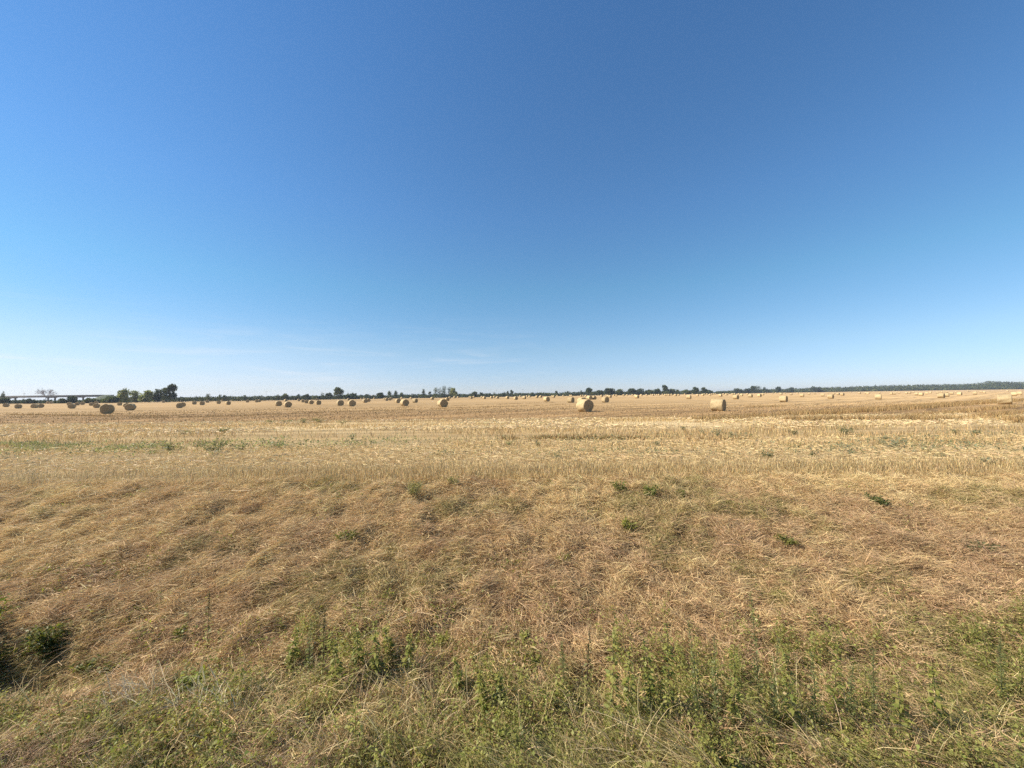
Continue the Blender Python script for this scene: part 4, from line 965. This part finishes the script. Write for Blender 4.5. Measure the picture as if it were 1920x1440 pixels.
TREES = [  # px, top py, width px, shape, colours, label
    (319, 721.5, 23, 'round', DK, 'tallest dark round tree standing at the left of the horizon'),
    (309, 729, 14, 'low', OLG, 'lower green lobe tree leaning against the tall dark tree'),
    (295, 731.5, 15, 'low', DK, 'dark rounded bush tree left of the tall dark tree'),
    (279, 734, 30, 'low', PG, 'wide pale green bush left of the tall dark tree'),
    (253, 734, 13, 'upright', PG, 'thin greyish bush between two pale green ones'),
    (233, 731.5, 21, 'low', PG, 'pale green bush furthest left beside the bridge mound'),
    (134, 744, 16, 'low', DK, 'dark bush in front of the middle of the low bridge'),
    (118, 748, 16, 'low', OLG, 'olive bush left of the dark one before the bridge'),
    (55, 748.5, 20, 'low', DK, 'dark bush under the left part of the bridge'),
    (8, 747, 20, 'low', DK, 'dark bush at the left edge under the bridge'),
    (172, 748.5, 26, 'low', OLG, 'green bush under the right end of the bridge'),
    (205, 745, 26, 'low', OLG, 'green bush before the mound at the end of the bridge'),
    (5, 737, 5, 'upright', OLG, 'small lone tree rising over the bridge at the left edge'),
    (391, 738, 6, 'upright', OLG, 'small pointed tree in the hedge right of the tall tree'),
    (412, 740, 9, 'round', OLG, 'small round tree right of the small pointed hedge tree'),
    (421, 741, 8, 'round', DK, 'dark bump in the hedge right of the small round tree'),
    (460, 740.5, 9, 'round', OLG, 'low tree in the hedge above a bale pair'),
    (521, 739.5, 8, 'round', OLG, 'small green tree in hedge above the bale pair'),
    (534, 739, 14, 'low', OLG, 'wider green tree in hedge right of the bale pair tree'),
    (559, 740, 9, 'round', DK, 'small dark hedge tree between two wider ones'),
    (576, 739, 16, 'low', DK, 'wide dark hedge tree left of the round topped tree'),
    (605, 737, 7, 'upright', DK, 'pointed hedge tree left of the round topped tree'),
    (617, 737.5, 12, 'low', DK, 'dark tree touching the left of the round topped tree'),
    (635, 727.5, 19, 'round', OLG, 'single round topped tree standing above the middle left hedge'),
    (662, 739, 30, 'low', DK, 'long dark thicket right of the round topped tree'),
    (687, 739, 10, 'round', DK, 'small dark tree at the end of the long thicket'),
    (713, 736.5, 14, 'round', DK, 'rounded dark tree right of the small white roof'),
    (730, 734, 10, 'stepped', OLG, 'loose topped tree left of a sharper one'),
    (742.5, 732.5, 10, 'stepped', DK, 'sharp topped dark tree between two looser ones'),
    (753, 736, 8, 'round', OLG, 'low loose tree right of the sharp topped one'),
    (794, 730, 9, 'stepped', DK, 'conical dark tree left of the upright clump'),
    (806, 733.5, 7, 'round', DK, 'small dark tree between conical tree and upright clump'),
    (817, 727.5, 7, 'upright', OLG, 'first slim tree at the left of the upright clump'),
    (824.5, 726, 8, 'upright', DK, 'second slim dark tree of the upright clump'),
    (833, 725.5, 9, 'upright', DK, 'tallest slim dark tree in the middle of the upright clump'),
    (842, 727.5, 8, 'upright', DK, 'slim tree right of the tallest in the upright clump'),
    (851, 728, 15, 'round', PG, 'broad pale tree at the right of the upright clump'),
    (889, 735, 12, 'low', DK, 'low dark tree right of the upright clump'),
    (902, 736, 10, 'round', DK, 'round dark tree left of the pin shaped tree'),
    (927, 734, 4, 'upright', DK, 'pin shaped narrow dark tree in the middle hedge'),
    (945, 736, 6, 'round', OLG, 'little tree between the pin shaped tree and the cone pair'),
    (952, 732.5, 6, 'stepped', DK, 'left cone of a small pair near the thin mast'),
    (959.5, 732, 9, 'stepped', DK, 'right cone of a small pair near the thin mast'),
    (998, 736, 8, 'round', OLG, 'small tree right of the thin mast'),
    (1043, 733, 9, 'stepped', DK, 'small stepped tree left of the central bale'),
    (1065, 733, 6, 'upright', DK, 'tiny pointed tree above the central pale bale'),
    (1090, 731.5, 8, 'round', BL, 'small bluish tree above the biggest bale'),
    (1104.5, 728, 14, 'round', DK, 'rounded dark tree above the biggest central bale'),
    (1124, 732, 13, 'low', DK, 'low tree right of the rounded dark central tree'),
    (1143, 729, 18, 'low', DK, 'wide domed tree in the hedge right of the centre'),
    (1161, 730.5, 14, 'low', OLG, 'greener tree between two domed ones'),
    (1185, 729, 17, 'round', DK, 'domed dark tree further right in the hedge'),
    (1200, 729.5, 14, 'low', BL, 'bluish tree beside the domed dark tree'),
    (1217, 731, 16, 'low', OLG, 'low tree left of the stepped dark tree'),
    (1247, 723, 14, 'stepped', DK, 'stepped dark tree, tallest between the two biggest bales'),
    (1232, 730, 14, 'low', DK, 'shoulder tree at the left foot of the stepped tree'),
    (1260, 730, 12, 'low', OLG, 'shoulder tree at the right foot of the stepped tree'),
    (1270, 731, 9, 'round', OLG, 'small pale tree right of the stepped tree'),
    (1287, 731, 15, 'low', OLG, 'low wide tree above the side on bale'),
    (1303, 726, 15, 'round', DK, 'round dark tree above the big side on bale'),
    (1320, 727, 13, 'round', DK, 'its twin round tree, the last tall one of the hedge'),
    (1331, 732, 12, 'low', DK, 'low end of the hedge sloping to a gap'),
    (1384, 729, 15, 'low', BL, 'bluish domed tree just right of the hedge gap'),
    (1401, 730, 14, 'low', BL, 'low bluish tree right of the domed one'),
    (1413, 725, 14, 'round', DK, 'broad dark tree left of the spiky top'),
    (1422.5, 723.5, 7, 'upright', DK, 'spiky topped dark tree at the start of the ridge'),
    (1434, 726, 9, 'stepped', DK, 'smaller stepped tree right of the spiky top'),
    (1458, 726.5, 13, 'round', BL, 'bluish tree where the hedge meets the wooded ridge'),
    (1481, 727.5, 13, 'low', BL, 'low bluish tree before the left of the wooded ridge'),
    (1532, 727, 20, 'low', BL, 'wide dark tree standing before the wooded ridge'),
]
for k, (px, top, w, shp, cc, lab) in enumerate(TREES):
    D = far_depth(px) * (.97 if shp in ('low', 'round') and w > 12 else 1.02)
    x, y, z = at_depth(px, D); s = D / F
    ztop = float(CAMZ + ray(px, top)[2] * D); W = w * s; H = max(ztop - z, 1.5)
    root = empty('bush' if shp == 'low' and H < 5 else 'tree', (x, y, z)); tag(root, lab, 'bush' if shp == 'low' and H < 5 else 'tree', 'trees and bushes along the far hedge')
    cm = MB(); tm = MB()
    low = shp == 'low'
    crown(cm, 0, 0, .1 if low or shp == 'upright' else H * .12, H, W * (1.75 if shp == 'upright' else .74 if px < 300 else .85), 620 if w < 12 else 1300, max(.4, .12 * W), np.array(cc[0]), np.array(cc[1]), shp)
    trunk(tm, 0, 0, 0, H, max(.06, H * .022), W)
    tm.build('trunk', M_BARK, root); cm.build('crown', M_TREE, root)

def bare_tree():
    px, D = 86, 430
    x, y, z = at_depth(px, D); top = float(CAMZ + ray(px, 724.5)[2] * D) - z
    root = empty('bare_tree', (x, y, z)); tag(root, 'bare leafless greyish tree spreading above the low bridge', 'tree')
    tm, bm = MB(), MB()
    tube(tm, [(0, 0, -.2), (.1, 0, top * .2), (0, .1, top * .42)], [.4, .32, .26], (.15, .125, .12), 7)
    def branch(p, d, L, r, lev):
        q = p + d * L * .5 + R.normal(0, .05, 3) * L; e = p + d * L
        tube(bm, [p, q, e], [r, r * .8, r * .55], (.25, .21, .21), 4)
        if lev == 0: return
        for _ in range(4 if lev > 1 else 5):
            nd = unit(d + R.normal(0, .55, 3) + np.array([0, 0, .12])); branch(p + (e - p) * R.uniform(.45, 1), nd, L * R.uniform(.55, .8), max(r * .5, .05), lev - 1)
    for i in range(7):
        a = i * .9 + R.normal(0, .2); branch(np.array([0, .05, top * R.uniform(.3, .42)]), unit(np.array([math.cos(a) * .75, math.sin(a) * .75, R.uniform(.5, 1.6)])), top * .27, .15, 3)
    tm.build('trunk', M_BARK, root); bm.build('crown', M_BARK, root)
bare_tree()

HPX = [-150, 0, 100, 225, 232, 300, 330, 400, 460, 520, 640, 700, 760, 880, 960, 1060, 1130, 1250, 1325, 1337, 1345, 1380, 1420, 1450]
HTOP = [750, 750, 750.5, 748.5, 743.5, 741, 744.5, 743, 743, 741.5, 741, 741.5, 739, 738.5, 737, 736, 733.5, 733, 733, 735, 735.5, 733, 731.5, 731]
def far_hedge():
    mb = MB()
    for px in np.arange(-140, 1455, 3.0):
        D = far_depth(px) * R.uniform(1.0, 1.1)
        x, y, z = at_depth(px, D); s = D / F
        top = float(np.interp(px, HPX, HTOP)) + R.normal(.1, .6) + 2.0 * (fbm(px * .06, 1.5, 2) - .5)
        zt = float(CAMZ + ray(px, top)[2] * D); H = max(zt - z, 1.0); W = 7 * s
        n = 120; u = rand_unit(n) * (R.uniform(.2, 1.0, n) ** .5)[:, None]
        p = np.array([x, y, z + H * .5]) + u * np.array([W * .6, W * .6, H * .5])
        L = max(.45, .26 * W) * R.uniform(.6, 1.3, n)
        a, b = [OLG, DK, DK, BL][int(R.integers(4))]
        leaves(mb, p, rand_unit(n), rand_unit(n), L, L * .85, jitter(lerp(a, b, R.random(n)) * R.uniform(.8, 1.2), .15))
    return tag(mb.build('far_hedge', M_TREE), 'continuous dark green hedge along the far side of the field', 'hedge', kind='stuff')
far_hedge()
WPX = [1320, 1350, 1400, 1490, 1550, 1620, 1740, 1838, 1846, 1858, 1872, 1882, 1895, 1920, 2100]
WTOP = [734.5, 733, 731.5, 728, 726, 723.3, 720.5, 718.5, 715.5, 713.5, 714, 716, 715, 715.5, 714]
def distant_wood():
    mb = MB()
    for row, (dk, lowf) in enumerate([(1.0, .38), (1.06, .62), (1.12, .82), (1.2, 1.0)]):
        for px in np.arange(1345 if row > 1 else 1470, 2080, 3.3):
            px = px + R.normal(0, 1); D = max(far_depth(min(px, 1920)), 980) * dk * R.uniform(.98, 1.02)
            x, y, z = at_depth(px, D); s = D / F
            base_px = 736.5 - (px - 1500) * .0155
            top = base_px + (float(np.interp(px, WPX, WTOP)) - base_px) * lowf + R.normal(.2, .45)
            zt = float(CAMZ + ray(px, top)[2] * D); H = max(zt - z, 2.); W = 5.2 * s
            n = 70; u = rand_unit(n) * (R.uniform(.3, 1.0, n) ** .5)[:, None]
            p = np.array([x, y, z + H - min(H * .5, 7)]) + u * np.array([W * .65, W * .65, min(H * .5, 7)])
            m2 = 24; p2 = np.array([x, y, z]) + R.uniform(-1, 1, (m2, 3)) * np.array([W * .6, W * .4, 0]) + np.stack([np.zeros(m2), np.zeros(m2), R.uniform(0, max(H - 6, 1), m2)], 1)
            p = np.concatenate([p, p2]); n = len(p); L = R.uniform(1.8, 3.6, n)
            leaves(mb, p, rand_unit(n), rand_unit(n), L, L * .85, jitter(lerp(DK[0], OLG[1], R.random(n)) * R.uniform(.8, 1.15), .12))
    return tag(mb.build('distant_wood', M_TREE), 'long dark wooded ridge behind the field at the right', 'wood', kind='stuff')
distant_wood()

# ------------------------------------------------------------------ bridge, masts, houses
def bridge():
    D = 400; s = D / F
    xl = at_depth(-120, D)[0]; xr = at_depth(205, D)[0]; xm, ym, zm = at_depth(60, D)
    zt = float(CAMZ + ray(60, 741.3)[2] * D)
    root = empty('road_bridge', (xm, ym, zm)); tag(root, 'long low bridge with pale parapet and dark deck on piers', 'bridge')
    L0, L1 = xl - xm, xr - xm; T = zt - zm
    deck = MB(); box(deck, (L0, -4.5, T - 2.3), (L1, 4.5, T - 1.0), (.1, .1, .1)); box(deck, (L0, -4.9, T - 1.0), (L1, 4.9, T - .7), (.1, .1, .1)); deck.build('deck', M_DARKC, root)
    par = MB(); box(par, (L0, -5.1, T - .7), (L1, -4.8, T - .25), (.5, .5, .5)); box(par, (L0, 4.8, T - .7), (L1, 5.1, T - .25), (.5, .5, .5)); par.build('parapet', M_CONC, root)
    for px in (-85, -32, 22, 97, 150):
        xp = at_depth(px, D)[0] - xm
        pr = MB()
        for yy in (-3, 3): tube(pr, [(xp, yy, -1.5), (xp, yy, T - 2.9)], [.7, .7], (.1, .1, .1), 10)
        box(pr, (xp - .9, -4.2, T - 2.9), (xp + .9, 4.2, T - 2.3), (.1, .1, .1)); pr.build('pier', M_DARKC, root)
bridge()
def mound():
    D = 385; xm, ym, zm = at_depth(208, D); s = D / F
    zt = float(CAMZ + ray(203, 740)[2] * D)
    nx, ny = 40, 14; X, Y = np.meshgrid(np.linspace(-1, 1, nx), np.linspace(-1, 1, ny))
    prof = np.where(X < -.25, sstep(-1.35, -.25, X), 1 - sstep(-.25, 1, X) * 1.0)
    Z = (zt - zm + .3) * prof * (1 - np.abs(Y) ** 1.6) + .25 * (fbm(X * 9, Y * 9, 3) - .5) - .3
    v = np.stack([X * 30 * s * 1.0, Y * 16, Z], -1).reshape(-1, 3); i = np.arange((ny - 1) * nx).reshape(ny - 1, nx)[:, :-1].ravel()
    mb = MB(); mb.add(v, np.stack([i, i + 1, i + nx + 1, i + nx], 1), (.1, .1, .05))
    o = mb.build('embankment_hill', solid_mat('mound_grass', (.085, .10, .055), .95, .3, .3), smooth=True); o.location = (xm, ym, zm)
    tag(o, 'low grassy embankment mound at the right end of the bridge', 'embankment', kind='structure')
mound()
def mast(px, top, D, label, r=.28):
    x, y, z = at_depth(px, D); h = float(CAMZ + ray(px, top)[2] * D) - z
    root = empty('utility_pole', (x, y, z)); tag(root, label, 'pole', 'thin poles on the horizon')
    a = MB(); tube(a, [(0, 0, -1), (0, 0, h * .5), (0, 0, h)], [r, r * .75, r * .5], (.3, .3, .3), 8); a.build('post', M_METAL, root)
    b = MB(); box(b, (-1.5, -.12, h * .93), (1.5, .12, h * .93 + .22), (.3, .3, .3)); b.build('crossbar', M_METAL, root)
mast(980.6, 729, 700, 'tallest thin pole on the horizon right of the cone trees')
mast(931, 730.5, 700, 'thin pole right behind the pin shaped narrow tree', .22)
mast(499, 733, 500, 'faint thin pole above the hedge left of the bale pair', .14)
mast(652, 734, 560, 'faint thin pole just right of the round topped tree', .14)
mast(45, 736.5, 420, 'short pole above the low bridge at the left', .2)
def house(px, top, w, D, label):
    x, y, z = at_depth(px, D); s = D / F; h = float(CAMZ + ray(px, top)[2] * D) - z; W = w * s
    root = empty('farm_building', (x, y, z)); tag(root, label, 'building')
    a = MB(); eh = h * .72; box(a, (-W / 2, -5, -1), (W / 2, 5, eh), (.7, .7, .7)); a.build('wall', M_WHITE, root)
    r = MB(); r.add([(-W * .54, -5.5, eh), (W * .54, -5.5, eh), (W * .54, 0, h), (-W * .54, 0, h), (-W * .54, 5.5, eh), (W * .54, 5.5, eh)], [(0, 1, 2, 3), (3, 2, 5, 4)], (.5, .5, .5)); r.build('roof', M_ROOF, root)
house(700, 740.6, 8, 520, 'small pale farm roof showing at the hedge left of the rounded tree')
house(1592, 733, 4, 985, 'tiny white house below the wooded ridge')

# ------------------------------------------------------------------ the air
def haze():
    mb = MB(); zs = []
    bpy.context.view_layer.update()
    for o in bpy.data.objects:
        if o.type == 'MESH': zs += [(o.matrix_world @ Vector(k)).z for k in o.bound_box]
    box(mb, (-6200, -200, min(zs) - 1), (6200, 6200, max(zs) + 1), (1, 1, 1)); print('HAZE Z', min(zs), max(zs))
    m = bpy.data.materials.new('haze_air'); m.use_nodes = True; nt = m.node_tree; nt.nodes.clear()
    out = nt.nodes.new('ShaderNodeOutputMaterial'); v = nt.nodes.new('ShaderNodeVolumePrincipled')
    v.inputs['Color'].default_value = (.80, .88, 1, 1); v.inputs['Density'].default_value = HAZE; v.inputs['Anisotropy'].default_value = .2
    nt.links.new(v.outputs[0], out.inputs['Volume'])
    o = mb.build('haze', m); tag(o, 'thin summer haze over the field', 'haze', kind='stuff')
HAZE = .00014
haze()
print('BALES', len(info), 'objects', len(bpy.data.objects), 'polys', sum(len(o.data.polygons) for o in bpy.data.objects if o.type == 'MESH'))
